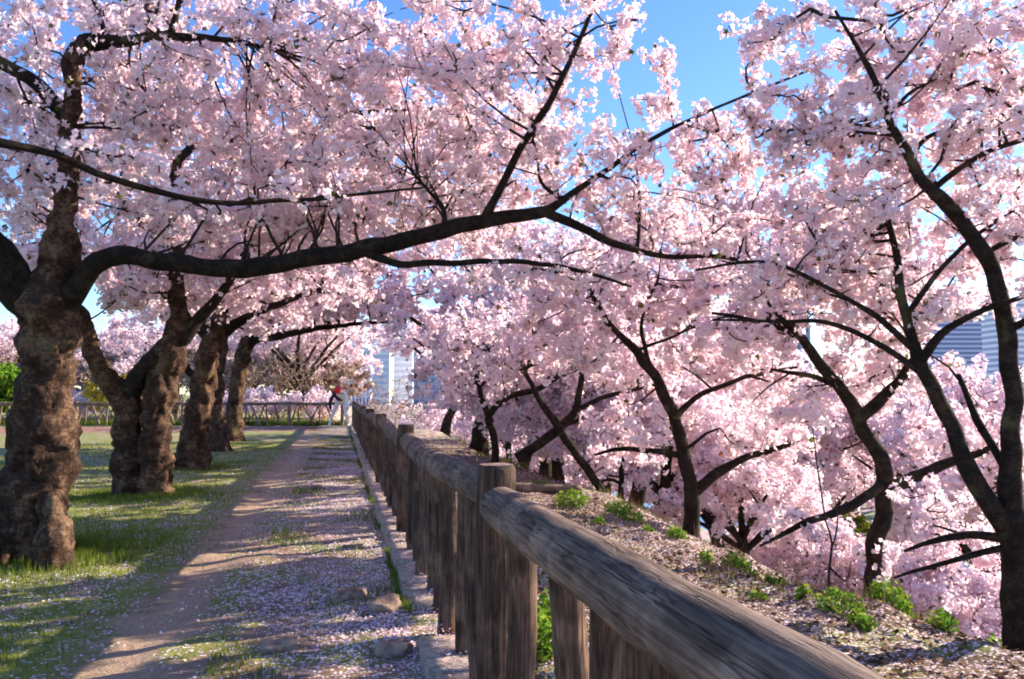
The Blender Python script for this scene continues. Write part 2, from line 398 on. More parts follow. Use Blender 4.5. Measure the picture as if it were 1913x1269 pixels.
gx = np.concatenate([np.linspace(-2500, -60, 8), np.linspace(-55, -7, 36), np.linspace(-6.8, 5, 170), np.linspace(5.2, 40, 90), np.linspace(45, 2500, 14)])
gy = np.concatenate([np.linspace(-60, 0, 12), np.linspace(.5, 14, 170), np.linspace(14.3, 48, 80), np.linspace(50, 130, 24), np.linspace(160, 5000, 12)])
GX, GY = np.meshgrid(gx, gy); GZ = hfun(GX, GY)
V = np.stack([GX, GY, GZ], -1).reshape(-1, 3); ny, nx = GX.shape; idx = np.arange(nx * ny).reshape(ny, nx)
Q = np.stack([idx[:-1, :-1], idx[:-1, 1:], idx[1:, 1:], idx[1:, :-1]], -1).reshape(-1, 4)
tag(link('ground', fast_mesh('ground', V, Q, smooth_shade=True), M['ground']), kind='structure')
wv = [(21.5, 18, -7.5), (34.5, 18, -7.5), (34.5, 400, -7.5), (21.5, 400, -7.5)]
tag(link('water', fast_mesh('water', wv, [[0, 1, 2, 3]]), M['water']), kind='structure')

# ------------------------------------------------------------------ trees
CLEAR = []   # limbs that stay bare and visible: list of (pixels, widths, depths)
def pts(L):
    return np.array([np.append(at(px, py, d), wd * d / F_PX / 2) for px, py, d, wd in L])

class Tree:
    def __init__(s, name, base, label, cat='tree', group=None, seed=1):
        s.root = empty(name, base); tag(s.root, label, cat, group); s.base = np.array(base, float)
        s.nodes = []; s.rad = []; s.rng = np.random.default_rng(seed); s.seed = seed; s.clear = []
    def add(s, P, part, mat, sides=12, lump=.12, lscale=5.0, flare=0.0, step=.07, clear=True, attach=True, gnarl=0.0):
        C4 = catmull(P, step); C, r = C4[:, :3], np.maximum(C4[:, 3], .002)
        # small wander so that limbs are not smooth splines
        wob = np.array([[mnoise.noise(Vector(c) * 3.6 + Vector((s.seed, k * 9.1, 0))) for k in range(3)] for c in C]); tpr = np.sin(np.linspace(0, math.pi, len(C)))[:, None]
        C = C + wob * tpr * np.minimum(r * 1.3, .045)[:, None]
        me = tube_mesh(part, C - s.base, r, sides, lump, lscale, s.seed * 3.3, flare, gnarl)
        o = link(part, me, M[mat], s.root)
        if attach:
            s.nodes += list(C); s.rad += list(r)
        if clear: s.clear.append((C, r))
        return o
    def grow(s, lobes, per=36, fr=.02, rtip=.0038, spread=.055, mat='blossom', front=True, seg=.16, bare=.0, tint_lo=0.0, keep=.12, star=False, long=.10):
        rng = s.rng; AT = []
        for (c, rad, n) in lobes:
            q = rand_dirs(n, rng) * (rng.uniform(0, 1, n) ** (1 / 2.4))[:, None]
            AT.append(np.asarray(c) + q @ rad)
        AT = np.vstack(AT)
        xA, xB = [], []
        if long and len(AT) > 30 and mat != 'none':
            bn = np.array(s.nodes); br_ = np.array(s.rad); segs = []
            for a in AT[rng.choice(len(AT), int(len(AT) * long), replace=False)]:
                dv = a - bn; dist = np.linalg.norm(dv, axis=1); far = dist + .6 * rng.uniform(0, 1, len(bn)) + 3 * (br_ < .008)
                i = int(np.argmin(far)); Ln = dist[i]
                if Ln < 5 * spread: continue
                rr0 = min(br_[i] * .6, rtip * (2.2 + 1.4 * Ln)); k = max(4, int(Ln / .12)); tt_ = np.linspace(0, 1, k)
                bend = rng.normal(size=3) * Ln * .09 + np.array([0, 0, .05 * Ln]); end = a + dv[i] * .25
                C = bn[i] + (end - bn[i]) * tt_[:, None] + bend * np.sin(math.pi * tt_)[:, None] + np.cumsum(rng.normal(size=(k, 3)) * .006, 0)
                C[0] = bn[i]; rr_ = rr0 + (rtip * .9 - rr0) * tt_
                segs.append((C[:-1], C[1:], rr_[:-1], rr_[1:])); s.nodes += list(C); s.rad += list(rr_)
                xA.append(C[k // 2:-1]); xB.append(C[k // 2 + 1:])
                if rng.uniform() < .6: s.clear.append((C[:k * 3 // 4], rr_[:k * 3 // 4]))
            if segs:
                A_, B_, ra_, rb_ = (np.concatenate([q[j] for q in segs]) for j in range(4))
                tag(link('branchlets', prism_mesh('branchlets', A_ - s.base, B_ - s.base, ra_, rb_, 5), M['twig'], s.root), kind='stuff')
        base_n = len(s.nodes); nodes = np.zeros((base_n + len(AT) * 14, 3)); nodes[:base_n] = s.nodes
        par = np.full(len(nodes), -1); cnt = base_n; lim = np.zeros(len(nodes)); lim[:base_n] = s.rad
        d0 = np.array([np.min(np.linalg.norm(nodes[:base_n] - a, axis=1)) for a in AT]); tips = []
        for a in AT[np.argsort(d0)]:
            dv = a - nodes[:cnt]; dist = np.linalg.norm(dv, axis=1)
            i = int(np.argmin(dist + .25 * np.maximum(0, -dv[:, 2]) + .15 * (np.arange(cnt) < base_n)))
            L = dist[i]
            if L < .05: continue
            k = min(13, max(2, int(L / seg))); p0 = nodes[i]
            bend = rng.normal(size=3) * L * .10 + np.array([0, 0, -.06 * L]); prev = i
            for j in range(1, k + 1):
                f = j / k; q = p0 + (a - p0) * f + bend * math.sin(math.pi * f) + rng.normal(size=3) * (.012 if j < k else 0)
                nodes[cnt] = q; par[cnt] = prev; prev = cnt; cnt += 1
            tips.append(cnt - 1)
        nodes = nodes[:cnt]; par = par[:cnt]; lc = np.zeros(cnt)
        lc[tips] += 1
        for i in range(cnt - 1, base_n - 1, -1):
            if par[i] >= base_n: lc[par[i]] += lc[i]
        r = rtip * np.maximum(lc, 1) ** .42
        ids = np.arange(base_n, cnt); pa = par[ids]
        ra = np.where(pa >= base_n, r[pa], np.minimum(r[ids] * 1.25, .9 * lim[pa] + .001)); rb = np.minimum(r[ids], ra)
        A, B = nodes[pa], nodes[ids]
        if len(ids):
            tag(link('twigs', prism_mesh('twigs', A - s.base, B - s.base, ra, rb), M['baretwig' if mat == 'none' else 'twig'], s.root), kind='stuff')
        if mat == 'none': return
        # flowers along the thin twigs and in balls at the tips
        thin = r[ids] < rtip * 3.2
        if xA: A = np.vstack([A] + xA); B = np.vstack([B] + xB); thin = np.append(thin, np.full(len(A) - len(thin), 1.6))
        L = np.linalg.norm(B - A, axis=1); wgt = L * thin * rng.uniform(.2, 1.8, len(A)) ** 1.5; tot = int(per * len(tips))
        n1 = int(tot * .5); nc = max(1, n1 // 9); pc_ = rng.choice(len(A), nc, p=wgt / wgt.sum()); fc = rng.uniform(0, 1, nc)[:, None]
        cs = rng.uniform(.55, 1.15, nc); cc = A[pc_] * (1 - fc) + B[pc_] * fc + rand_dirs(nc, rng) * (spread * .35)
        pick = rng.integers(0, nc, n1); d1 = rand_dirs(n1, rng); P1 = cc[pick] + d1 * (spread * .85 * cs[pick] * rng.uniform(.5, 1, n1) ** .5)[:, None]
        n2 = tot - n1; tp = np.array(tips); sz = rng.uniform(.6, 1.5, len(tp)); pick2 = rng.choice(len(tp), n2, p=sz ** 2 / (sz ** 2).sum())
        d2 = rand_dirs(n2, rng); P2 = nodes[tp[pick2]] + d2 * (spread * 1.15 * sz[pick2] * rng.uniform(.5, 1, n2) ** .5)[:, None]
        P = np.vstack([P1, P2]); Nn = np.vstack([d1, d2]) + rand_dirs(len(P), rng) * .55; Nn /= np.linalg.norm(Nn, axis=1)[:, None]
        if front and s.clear:
            kill = np.zeros(len(P), bool); x, y, d = project(P)
            for C, rr in s.clear:
                lx, ly, ld = project(C); wpx = rr / ld * F_PX
                sel = slice(None, None, 2)
                for ax, ay, ad, aw in zip(lx[sel], ly[sel], ld[sel], wpx[sel]):
                    kill |= ((x - ax) ** 2 + (y - ay) ** 2 < (aw + (7 if aw > 5 else 3)) ** 2) & (d < ad + .05)
            ok = ~kill | (rng.uniform(size=len(P)) < keep); P, Nn = P[ok], Nn[ok]
        n = len(P); tint = np.clip(rng.beta(2.6, 1.9, n) * .92 + .08 - (rng.uniform(size=n) < .04) * rng.uniform(.3, .9, n), tint_lo, 1)
        me = flower_mesh('crown', P - s.base, Nn, fr * rng.uniform(.75, 1.25, n), rng, tint, star)
        tag(link('crown', me, M[mat], s.root), kind='stuff')

def lobe(px, py, d, rx, ry, rd, n):
    Rm = np.stack([CR * rx * d / F_PX, FH * rd, np.array([0, 0, 1.0]) * ry * d / F_PX])
    return (at(px, py, d), Rm, int(n))

def D(d, L):      # limb points (px, py, width) at one depth, or (px, py, width, depth)
    return pts([(q[0], q[1], q[3] if len(q) > 3 else d, q[2]) for q in L])

def base_at(px, py):
    p = on_ground(px, py); return (float(p[0]), float(p[1]), float(hfun(p[0], p[1])))

# --- nearest tree of the row on the left
t1 = Tree('cherry_tree', base_at(60, 1035), 'thick gnarled cherry tree at the left edge with a long limb reaching over the path', seed=3)
d = 6.45
t1.add(D(d, [(18, 1085, 135), (30, 1035, 135), (48, 965, 128), (72, 895, 121), (78, 830, 119), (83, 765, 97), (88, 690, 88), (88, 625, 97), (88, 570, 106), (102, 515, 77), (108, 455, 68), (116, 400, 50), (121, 330, 40), (130, 250, 36), (135, 170, 36), (140, 110, 36), (165, 75, 34)]), 'trunk', 'bark', 64, .26, 3.6, .25, .028, gnarl=.035)
t1.add(D(d, [(45, 950, 60), (20, 990, 70, 6.3), (-15, 1035, 70, 6.15), (-60, 1090, 50, 6.0)]), 'root', 'bark', 32, .26, 4, 0, .03, clear=False, attach=False, gnarl=.03)
t1.add(D(d, [(95, 930, 50, 6.3), (100, 990, 64, 6.15), (100, 1050, 66, 6.1), (105, 1090, 60, 6.05)]), 'root', 'bark', 32, .3, 4, 0, .03, clear=False, attach=False, gnarl=.03)
limb = lambda T, dd, L, sides=10, **k: T.add(D(dd, L), 'limb', 'limb', sides, .14, 6, **k)
limb(t1, d, [(160, 80, 36), (220, 76, 22), (320, 70, 16), (430, 75, 10), (520, 95, 6)])
limb(t1, d, [(200, 72, 12), (185, 30, 10), (168, -20, 8), (150, -120, 5)], 7)
limb(t1, d, [(318, 70, 13), (333, 10, 11), (345, -60, 9), (380, -160, 6)], 7)
limb(t1, d, [(95, 575, 78), (45, 548, 74, 6.4), (10, 505, 66, 6.3), (-30, 440, 56, 6.2), (-110, 340, 42, 6.0), (-200, 220, 26, 5.8)], 14)
limb(t1, d, [(122, 215, 30), (65, 160, 26, 6.4), (0, 115, 24, 6.3), (-100, 60, 16, 6.2), (-200, 20, 10, 6.1)])
limb(t1, 6.3, [(110, 585, 52, 6.45), (148, 530, 42, 6.4), (185, 490, 38, 6.35), (232, 478, 34), (300, 491, 33), (400, 500, 34), (500, 495, 34), (600, 480, 34), (700, 462, 32), (800, 440, 30), (900, 414, 28), (980, 402, 24), (1032, 393, 22)], 14)
limb(t1, 6.3, [(1022, 398, 20), (1090, 428, 16), (1160, 465, 14), (1250, 477, 10, 6.4), (1340, 480, 8, 6.5), (1430, 495, 6, 6.6)], 8)
limb(t1, 6.3, [(1020, 396, 20), (1070, 362, 13, 6.2), (1140, 312, 10, 6.1), (1230, 255, 8, 6.0), (1330, 205, 6, 5.9), (1440, 160, 5, 5.9), (1520, 128, 4, 5.9)], 7)
limb(t1, 6.3, [(900, 418, 18), (940, 345, 15, 6.2), (975, 275, 14, 6.1), (1010, 215, 13, 6.05), (1052, 140, 11, 6), (1086, 70, 9, 6), (1110, 0, 7, 5.9), (1130, -80, 5, 5.9)], 8)
limb(t1, 6.3, [(670, 468, 18), (750, 493, 14, 6.2), (860, 488, 12, 6.1), (960, 489, 10, 6.05), (1080, 505, 8, 6), (1180, 536, 4, 5.95)], 7)
limb(t1, 6.3, [(830, 437, 13), (825, 385, 9), (795, 350, 6, 6.35), (760, 310, 4, 6.4)], 6)
limb(t1, 6.35, [(1190, 472, 8), (1196, 400, 6, 6.3), (1187, 290, 4, 6.3)], 6)
limb(t1, 6.3, [(1050, 372, 10), (1010, 340, 7), (1005, 300, 5, 6.25)], 6)
t1.grow([lobe(150, 150, 6.7, 230, 170, 1.3, 230), lobe(60, 330, 6.7, 200, 120, 1.2, 130), lobe(420, 150, 6.8, 230, 170, 1.3, 260), lobe(430, 350, 7.0, 260, 120, 1.0, 190),
         lobe(700, 140, 6.7, 230, 150, 1.2, 230), lobe(700, 330, 6.9, 240, 110, 1.0, 180), lobe(920, 120, 6.4, 150, 140, 1.0, 110), lobe(950, 290, 6.5, 170, 110, .9, 110),
         lobe(1095, 80, 6.0, 100, 110, .5, 46), lobe(1120, 330, 6.3, 150, 90, .7, 62), lobe(1270, 230, 6.0, 150, 70, .4, 40), lobe(1250, 400, 6.4, 150, 80, .7, 56),
         lobe(1390, 480, 6.5, 110, 60, .6, 32), lobe(1400, 100, 5.9, 60, 70, .25, 12), lobe(1235, 110, 6.0, 40, 60, .2, 7), lobe(1360, 320, 6.0, 110, 60, .4, 26), lobe(300, -110, 6.7, 450, 100, 1.3, 60), lobe(850, -80, 6.5, 250, 80, 1.0, 40), lobe(1000, 500, 6.15, 200, 45, .4, 34), lobe(560, 430, 7.0, 220, 45, .7, 80), lobe(850, 400, 6.9, 170, 60, .7, 70)], per=36, fr=.0245, spread=.064, star=True)

# --- the tree just outside the left edge: one long branch comes into the picture
pb = np.array([-2.6, 3.4]); t0 = Tree('cherry_tree', (pb[0], pb[1], float(hfun(*pb))), 'cherry tree outside the left edge, its long thin branch crossing the top left', seed=9)
def wp(L): return np.array(L, float)
t0.add(wp([(-2.6, 3.4, -.1, .24), (-2.55, 3.42, .6, .2), (-2.65, 3.4, 1.3, .18), (-2.6, 3.45, 2.0, .16), (-2.7, 3.4, 2.8, .12), (-2.6, 3.3, 3.6, .07)]), 'trunk', 'bark', 20, .2, 4, .25)
t0.add(np.vstack([[(-2.6, 3.45, 1.95, .10), (-2.35, 3.5, 2.2, .075)], D(4, [(-120, 262, 26, 3.75), (0, 269, 18, 3.9), (110, 292, 14, 4.1), (200, 326, 13, 4.3), (280, 357, 12, 4.5), (420, 378, 10, 4.7), (560, 373, 8, 4.9), (680, 362, 6, 5), (800, 350, 4, 5)])]), 'limb', 'limb', 8, .12, 6)
t0.add(wp([(-2.65, 3.4, 2.6, .08), (-2.0, 3.0, 3.3, .06), (-1.2, 2.8, 3.7, .035)]), 'limb', 'limb', 8, .12, 6, clear=False)
t0.add(wp([(-2.65, 3.4, 2.3, .09), (-3.3, 3.0, 2.9, .06), (-4.2, 2.6, 3.3, .03)]), 'limb', 'limb', 8, .12, 6, clear=False)
S3 = lambda a, b, c: np.diag([a, b, c])
t0.grow([((-2.6, 3.2, 3.8), S3(1.3, 1.2, .7), 90), lobe(180, 300, 4.4, 160, 60, .3, 16), lobe(520, 370, 4.9, 240, 50, .3, 22)], per=38, fr=.019, spread=.05)

# --- second tree: two stems from one foot
t2 = Tree('cherry_tree', base_at(268, 925), 'twin-stemmed cherry tree with a low fork, second from the left in the row', seed=5)
d = 10.4
t2.add(D(d, [(248, 950, 74), (246, 920, 70), (243, 880, 66), (238, 820, 56), (236, 775, 54), (230, 735, 52), (226, 722, 40)]), 'trunk', 'bark', 48, .3, 4, .2, .04, gnarl=.04)
t2.add(D(d, [(292, 950, 66), (290, 915, 64), (292, 860, 62), (293, 780, 54), (305, 710, 56), (322, 660, 50), (334, 600, 38), (332, 500, 28), (330, 380, 22), (332, 300, 17)]), 'trunk', 'bark', 48, .3, 4, .15, .04, gnarl=.04)
t2.add(D(d, [(230, 742, 44), (202, 712, 38, 10.3), (182, 672, 34, 10.2), (163, 630, 30, 10.1), (150, 590, 24, 10), (120, 530, 18, 9.9), (80, 450, 12, 9.8)]), 'limb', 'bark', 28, .26, 5, step=.04, gnarl=.025)
limb(t2, d, [(228, 745, 44), (262, 704, 40), (298, 664, 38), (342, 628, 32), (378, 592, 22), (425, 530, 16), (480, 440, 11)], 14)
limb(t2, d, [(332, 300, 17), (362, 275, 15), (420, 268, 14), (530, 265, 14), (620, 275, 11), (740, 262, 6)], 8)
limb(t2, d, [(535, 266, 13), (600, 236, 12), (660, 210, 9), (800, 204, 5)], 7)
limb(t2, d, [(640, 232, 9), (740, 246, 8), (820, 252, 7), (920, 246, 4)], 7)
limb(t2, d, [(560, 272, 9), (610, 298, 7), (645, 322, 4)], 6)
limb(t2, d, [(325, 520, 20), (270, 420, 18), (225, 360, 16), (265, 245, 10)], 8, clear=False)
t2.grow([lobe(200, 480, 10.2, 170, 90, 1.5, 150), lobe(420, 470, 10.4, 170, 90, 1.5, 170), lobe(330, 300, 10.6, 260, 140, 1.6, 190), lobe(640, 240, 10.4, 260, 120, 1.5, 200), lobe(320, 560, 10.8, 150, 35, 1.2, 60), lobe(600, 440, 10.6, 200, 90, 1.2, 120), lobe(250, 100, 10.5, 300, 140, 1.5, 70), lobe(870, 260, 10.4, 130, 80, 1, 60), lobe(840, 420, 10.5, 170, 80, 1.2, 90)], per=38, fr=.031, rtip=.005, spread=.085, seg=.22)

t3 = Tree('cherry_tree', base_at(357, 876), 'narrow-stemmed cherry tree third from the left in the row, its foot splayed', seed=15)
d = 14.0
t3.add(D(d, [(354, 895, 66), (357, 870, 58), (364, 820, 50), (373, 750, 44), (385, 690, 44), (398, 640, 40), (410, 590, 28), (425, 520, 20), (430, 400, 14)]), 'trunk', 'bark', 36, .28, 4, .25, .06, gnarl=.045)
limb(t3, d, [(382, 705, 20), (356, 694, 15), (342, 668, 8)], 8)
limb(t3, d, [(398, 640, 30), (366, 600, 22), (320, 545, 15), (260, 480, 9)], 10)
limb(t3, d, [(402, 632, 26), (450, 600, 18), (520, 568, 13), (600, 540, 8)], 10)
t3.grow([lobe(430, 570, 14, 170, 60, 1.8, 120), lobe(540, 500, 14, 170, 80, 1.8, 130), lobe(330, 500, 14, 150, 90, 1.6, 100), lobe(450, 380, 14, 250, 110, 2, 120)], per=34, fr=.042, rtip=.006, spread=.11, seg=.3)

t4 = Tree('cherry_tree', base_at(405, 838), 'slim cherry tree partly hidden behind the third tree of the row', seed=25)
d = 18.6
t4.add(D(d, [(407, 850, 46), (406, 830, 40), (402, 780, 34), (402, 700, 32), (410, 645, 28), (420, 590, 20), (430, 500, 14)]), 'trunk', 'bark', 28, .28, 4, .25, .08, gnarl=.045)
limb(t4, d, [(408, 650, 20), (370, 600, 14), (330, 560, 8)], 8)
t4.grow([lobe(420, 560, 18.6, 150, 60, 2, 90), lobe(540, 520, 18.6, 150, 70, 2, 100), lobe(450, 440, 18.6, 200, 90, 2.2, 90)], per=34, fr=.055, rtip=.007, spread=.14, seg=.4)

t5 = Tree('cherry_tree', base_at(437, 821), 'leaning cherry tree at the far end of the row, one limb stretched towards the fence', seed=35)
d = 22.5
t5.add(D(d, [(436, 834, 40), (437, 818, 34), (438, 770, 30), (444, 710, 28), (456, 655, 26), (470, 600, 18), (500, 530, 12)]), 'trunk', 'bark', 28, .28, 4, .25, .08, gnarl=.045)
limb(t5, d, [(452, 660, 24), (478, 632, 20), (522, 627, 15), (580, 616, 11), (650, 607, 8), (760, 598, 5)], 9)
limb(t5, d, [(462, 640, 18), (500, 612, 14), (540, 596, 9)], 8)
t5.grow([lobe(540, 570, 22, 150, 50, 2.4, 110), lobe(650, 550, 22, 140, 38, 2.4, 90), lobe(580, 500, 22, 220, 70, 2.5, 130), lobe(470, 540, 22.5, 100, 70, 2, 50), lobe(740, 580, 22, 90, 18, 1.2, 14)], per=34, fr=.06, rtip=.008, spread=.15, seg=.45)

# --- trees growing on the bank right of the fence
def ground_under(p):
    return (float(p[0]), float(p[1]), float(hfun(p[0], p[1])))
THIN = .86
def down(L, d):    # continue a trunk's first point straight down into the ground
    p = at(L[0][0], L[0][1], d); g = float(hfun(p[0], p[1])) - .12
    P = D(d, [(a_, b_, c_ * THIN) for a_, b_, c_ in L])
    if p[2] > g: P = np.vstack([[p[0], p[1], g, P[0, 3] * 1.25], P])
    return P, (float(p[0]), float(p[1]), g + .12)

r1L = [(1918, 1300, 74), (1907, 1200, 64), (1897, 1060, 60), (1893, 985, 56), (1888, 880, 42), (1890, 760, 36), (1885, 660, 36), (1868, 560, 34), (1840, 490, 32), (1800, 420, 30), (1745, 360, 27), (1705, 310, 22), (1670, 240, 18), (1640, 165, 15), (1605, 95, 10), (1560, 20, 6)]
P, b = down(r1L, 5.0); r1 = Tree('cherry_tree', b, 'tall dark cherry tree at the right edge rising and leaning left across the sky', seed=45)
r1.add(P, 'trunk', 'limb', 18, .16, 6, .1, .05)
limb(r1, 5, [(1893, 1005, 38), (1850, 945, 35), (1806, 872, 32, 5.05), (1773, 800, 28, 5.1), (1740, 722, 27, 5.1), (1713, 662, 24, 5.15), (1692, 600, 18, 5.2), (1682, 530, 16, 5.2), (1668, 450, 12, 5.25), (1648, 370, 8, 5.3)], 12)
limb(r1, 5.12, [(1722, 672, 18), (1762, 622, 15, 5.05), (1840, 578, 11, 4.95), (1920, 550, 8, 4.9), (2000, 510, 5, 4.9)], 8)
limb(r1, 5.15, [(1693, 590, 12), (1750, 512, 10), (1812, 450, 9, 5.2), (1890, 395, 6, 5.25)], 8)
limb(r1, 5.15, [(1708, 655, 14), (1640, 592, 12), (1560, 545, 9, 5.2), (1470, 500, 8, 5.25), (1400, 489, 7, 5.3), (1300, 505, 4, 5.35)], 8)
limb(r1, 5.15, [(1725, 700, 13), (1640, 640, 11), (1540, 605, 9, 5.2), (1440, 600, 6, 5.25), (1330, 598, 4, 5.3)], 7)
limb(r1, 5.1, [(1738, 358, 13), (1830, 292, 10), (1913, 262, 9), (2000, 220, 5)], 7)
limb(r1, 5.1, [(1832, 478, 12), (1900, 445, 10), (1980, 410, 6)], 7)
limb(r1, 5.1, [(1700, 300, 10), (1730, 260, 8), (1790, 235, 5)], 6)
limb(r1, 5.15, [(1660, 215, 9), (1700, 175, 7), (1750, 148, 4)], 6)
limb(r1, 5.0, [(1888, 612, 16), (1930, 592, 12, 4.9), (2000, 560, 8, 4.8)], 7)
limb(r1, 5.0, [(1890, 1008, 18), (1800, 1004, 14), (1740, 1012, 11), (1690, 1030, 6)], 8)
limb(r1, 5.0, [(1890, 1020, 15), (1800, 1042, 11), (1710, 1066, 7), (1670, 1080, 4)], 7)
limb(r1, 5.05, [(1895, 900, 20), (1860, 850, 16, 5.1), (1820, 770, 13, 5.2), (1790, 700, 9, 5.3)], 8)
r1.grow([lobe(1650, 70, 5.3, 190, 110, .8, 120), lobe(1850, 110, 5.2, 130, 150, .9, 90), lobe(1560, 240, 5.4, 120, 90, .7, 55), lobe(1800, 270, 5.3, 150, 110, .7, 84), lobe(1590, 410, 5.5, 140, 100, .7, 84), lobe(1850, 430, 5.3, 120, 90, .7, 50),
         lobe(1500, 520, 5.6, 150, 70, .7, 74), lobe(1640, 590, 5.6, 140, 70, .7, 70), lobe(1455, 50, 5.3, 70, 60, .25, 16), lobe(1450, 210, 5.4, 70, 70, .3, 20), lobe(1640, 300, 5.5, 200, 150, .7, 60), lobe(1880, 560, 5.2, 90, 30, .5, 14), lobe(1760, 960, 5.3, 110, 70, .5, 22), lobe(2080, 300, 5.1, 130, 300, 1.0, 45)], per=36, fr=.0235, spread=.055, star=True)

P, b = down([(1630, 1075, 34), (1638, 1000, 36), (1655, 915, 36), (1642, 850, 32), (1606, 788, 30), (1560, 720, 26), (1505, 645, 20), (1470, 608, 14), (1430, 560, 8)], 7.5)
r2 = Tree('cherry_tree', b, 'black-stemmed cherry tree forking low on the bank, left of the tree at the right edge', seed=55)
r2.add(P, 'trunk', 'limb', 16, .18, 6, .1, .06)
limb(r2, 7.5, [(1656, 920, 26), (1720, 886, 22), (1790, 860, 17), (1850, 838, 10), (1900, 800, 6)], 9)
limb(r2, 7.5, [(1604, 784, 24), (1648, 742, 22), (1690, 700, 18), (1720, 640, 12), (1740, 560, 8)], 9)
limb(r2, 7.5, [(1652, 905, 18), (1590, 945, 18, 7.3), (1500, 980, 12, 7.1), (1420, 1020, 5, 6.9)], 9)
limb(r2, 7.5, [(1480, 622, 10), (1410, 600, 9), (1330, 585, 5)], 7)
limb(r2, 7.6, [(1560, 720, 12), (1500, 700, 9), (1440, 690, 5)], 7)
r2.grow([lobe(1500, 560, 7.7, 160, 80, 1, 90), lobe(1650, 690, 7.8, 110, 70, .9, 50), lobe(1400, 620, 7.8, 110, 60, .9, 56), lobe(1800, 830, 7.6, 110, 60, .8, 40), lobe(1480, 985, 7.1, 80, 30, .4, 10), lobe(1560, 430, 7.9, 190, 110, 1.1, 110), lobe(1500, 760, 7.9, 90, 50, .8, 26), lobe(1720, 520, 7.8, 120, 90, 1, 70), lobe(1400, 400, 8, 90, 60, .7, 24), lobe(1630, 1040, 7.3, 40, 30, .3, 6)], per=40, fr=.0275, rtip=.004, spread=.07)

P, b = down([(1292, 985, 34), (1291, 920, 33), (1276, 845, 28), (1262, 785, 26), (1228, 712, 24), (1192, 662, 19), (1150, 618, 13), (1110, 560, 9), (1090, 500, 6)], 10.0)
r3 = Tree('cherry_tree', b, 'cherry tree with a bowed dark stem standing alone in the middle of the bank', seed=65)
r3.add(P, 'trunk', 'limb', 16, .18, 6, .12, .07)
limb(r3, 10, [(1298, 920, 22), (1338, 884, 19), (1388, 860, 14), (1440, 842, 10), (1500, 820, 5)], 9)
limb(r3, 10, [(1268, 850, 13), (1220, 843, 11), (1165, 838, 9), (1110, 850, 4)], 7)
limb(r3, 10, [(1260, 785, 15), (1290, 750, 11), (1350, 722, 9), (1410, 700, 8), (1490, 686, 5)], 7)
limb(r3, 10, [(1240, 735, 14), (1215, 680, 10), (1200, 600, 7), (1230, 520, 5)], 7)
limb(r3, 10, [(1275, 848, 8), (1310, 815, 6), (1345, 800, 4)], 6)
limb(r3, 10, [(1190, 655, 8), (1240, 635, 6), (1300, 610, 4)], 6)
r3.grow([lobe(1140, 560, 10.1, 200, 80, 1.3, 130), lobe(1290, 540, 10.3, 180, 80, 1.3, 110), lobe(1430, 700, 10.3, 110, 70, 1, 44), lobe(1170, 800, 10.4, 90, 60, .9, 34), lobe(1430, 820, 10.2, 90, 50, .9, 36), lobe(1080, 660, 10.4, 90, 50, 1, 30), lobe(1330, 650, 10.4, 110, 60, 1.1, 44), lobe(1250, 440, 10.4, 180, 60, 1.2, 70)], per=40, fr=.034, rtip=.005, spread=.09, seg=.2)

P, b = down([(1140, 940, 17), (1110, 895, 18), (1075, 845, 18), (1045, 800, 19), (1015, 760, 15), (992, 715, 11), (983, 690, 9), (1020, 672, 7), (1080, 648, 5)], 12.5)
r4 = Tree('cherry_tree', b, 'slender cherry tree with crossing slanted stems behind the log fence post', seed=75)
r4.add(P, 'trunk', 'limb', 12, .16, 6, .1, .08)
limb(r4, 12.6, [(965, 856, 20), (1005, 830, 19), (1046, 800, 18), (1075, 765, 14), (1086, 700, 11), (1081, 635, 7)], 10)
limb(r4, 12.6, [(1074, 768, 11), (1130, 742, 9), (1230, 718, 6)], 7)
limb(r4, 12.6, [(1048, 800, 11), (1078, 785, 8), (1095, 770, 5)], 6)
r4.grow([lobe(1080, 620, 12.7, 140, 70, 1.4, 110), lobe(970, 660, 12.8, 90, 60, 1.3, 60), lobe(1110, 860, 13, 70, 40, .9, 24), lobe(1190, 700, 12.8, 90, 50, 1.1, 50)], per=36, fr=.036, rtip=.005, spread=.10, seg=.26)

P, b = down([(925, 850, 16), (921, 815, 16), (914, 778, 15), (938, 747, 14), (998, 728, 12), (1060, 694, 9), (1125, 676, 6), (1165, 676, 4)], 15)
r5 = Tree('cherry_tree', b, 'small cherry tree with an upright fork close behind the fence rail', seed=85)
r5.add(P, 'trunk', 'limb', 12, .16, 6, .1, .08)
limb(r5, 15, [(918, 790, 13), (897, 735, 10), (893, 690, 8), (906, 648, 5)], 8)
limb(r5, 15, [(900, 720, 7), (925, 690, 5), (912, 650, 4)], 6)
r5.grow([lobe(910, 630, 15.2, 120, 70, 1.8, 100), lobe(880, 730, 15.5, 90, 50, 1.6, 60), lobe(1060, 690, 15.3, 110, 50, 1.4, 60)], per=36, fr=.042, rtip=.006, spread=.12, seg=.3)
P, b = down([(1160, 945, 14), (1162, 900, 13), (1165, 850, 9), (1180, 800, 6)], 14)
r6 = Tree('cherry_tree', b, 'thin young cherry stem on the bank just left of the bowed tree', seed=86)
r6.add(P, 'trunk', 'limb', 10, .16, 6, .1, .08)
limb(r6, 14, [(1162, 905, 8), (1140, 895, 6), (1105, 905, 4)], 6)
r6.grow([lobe(1180, 850, 14.4, 80, 60, 1.2, 50)], per=36, fr=.04, rtip=.005, spread=.11, seg=.3)

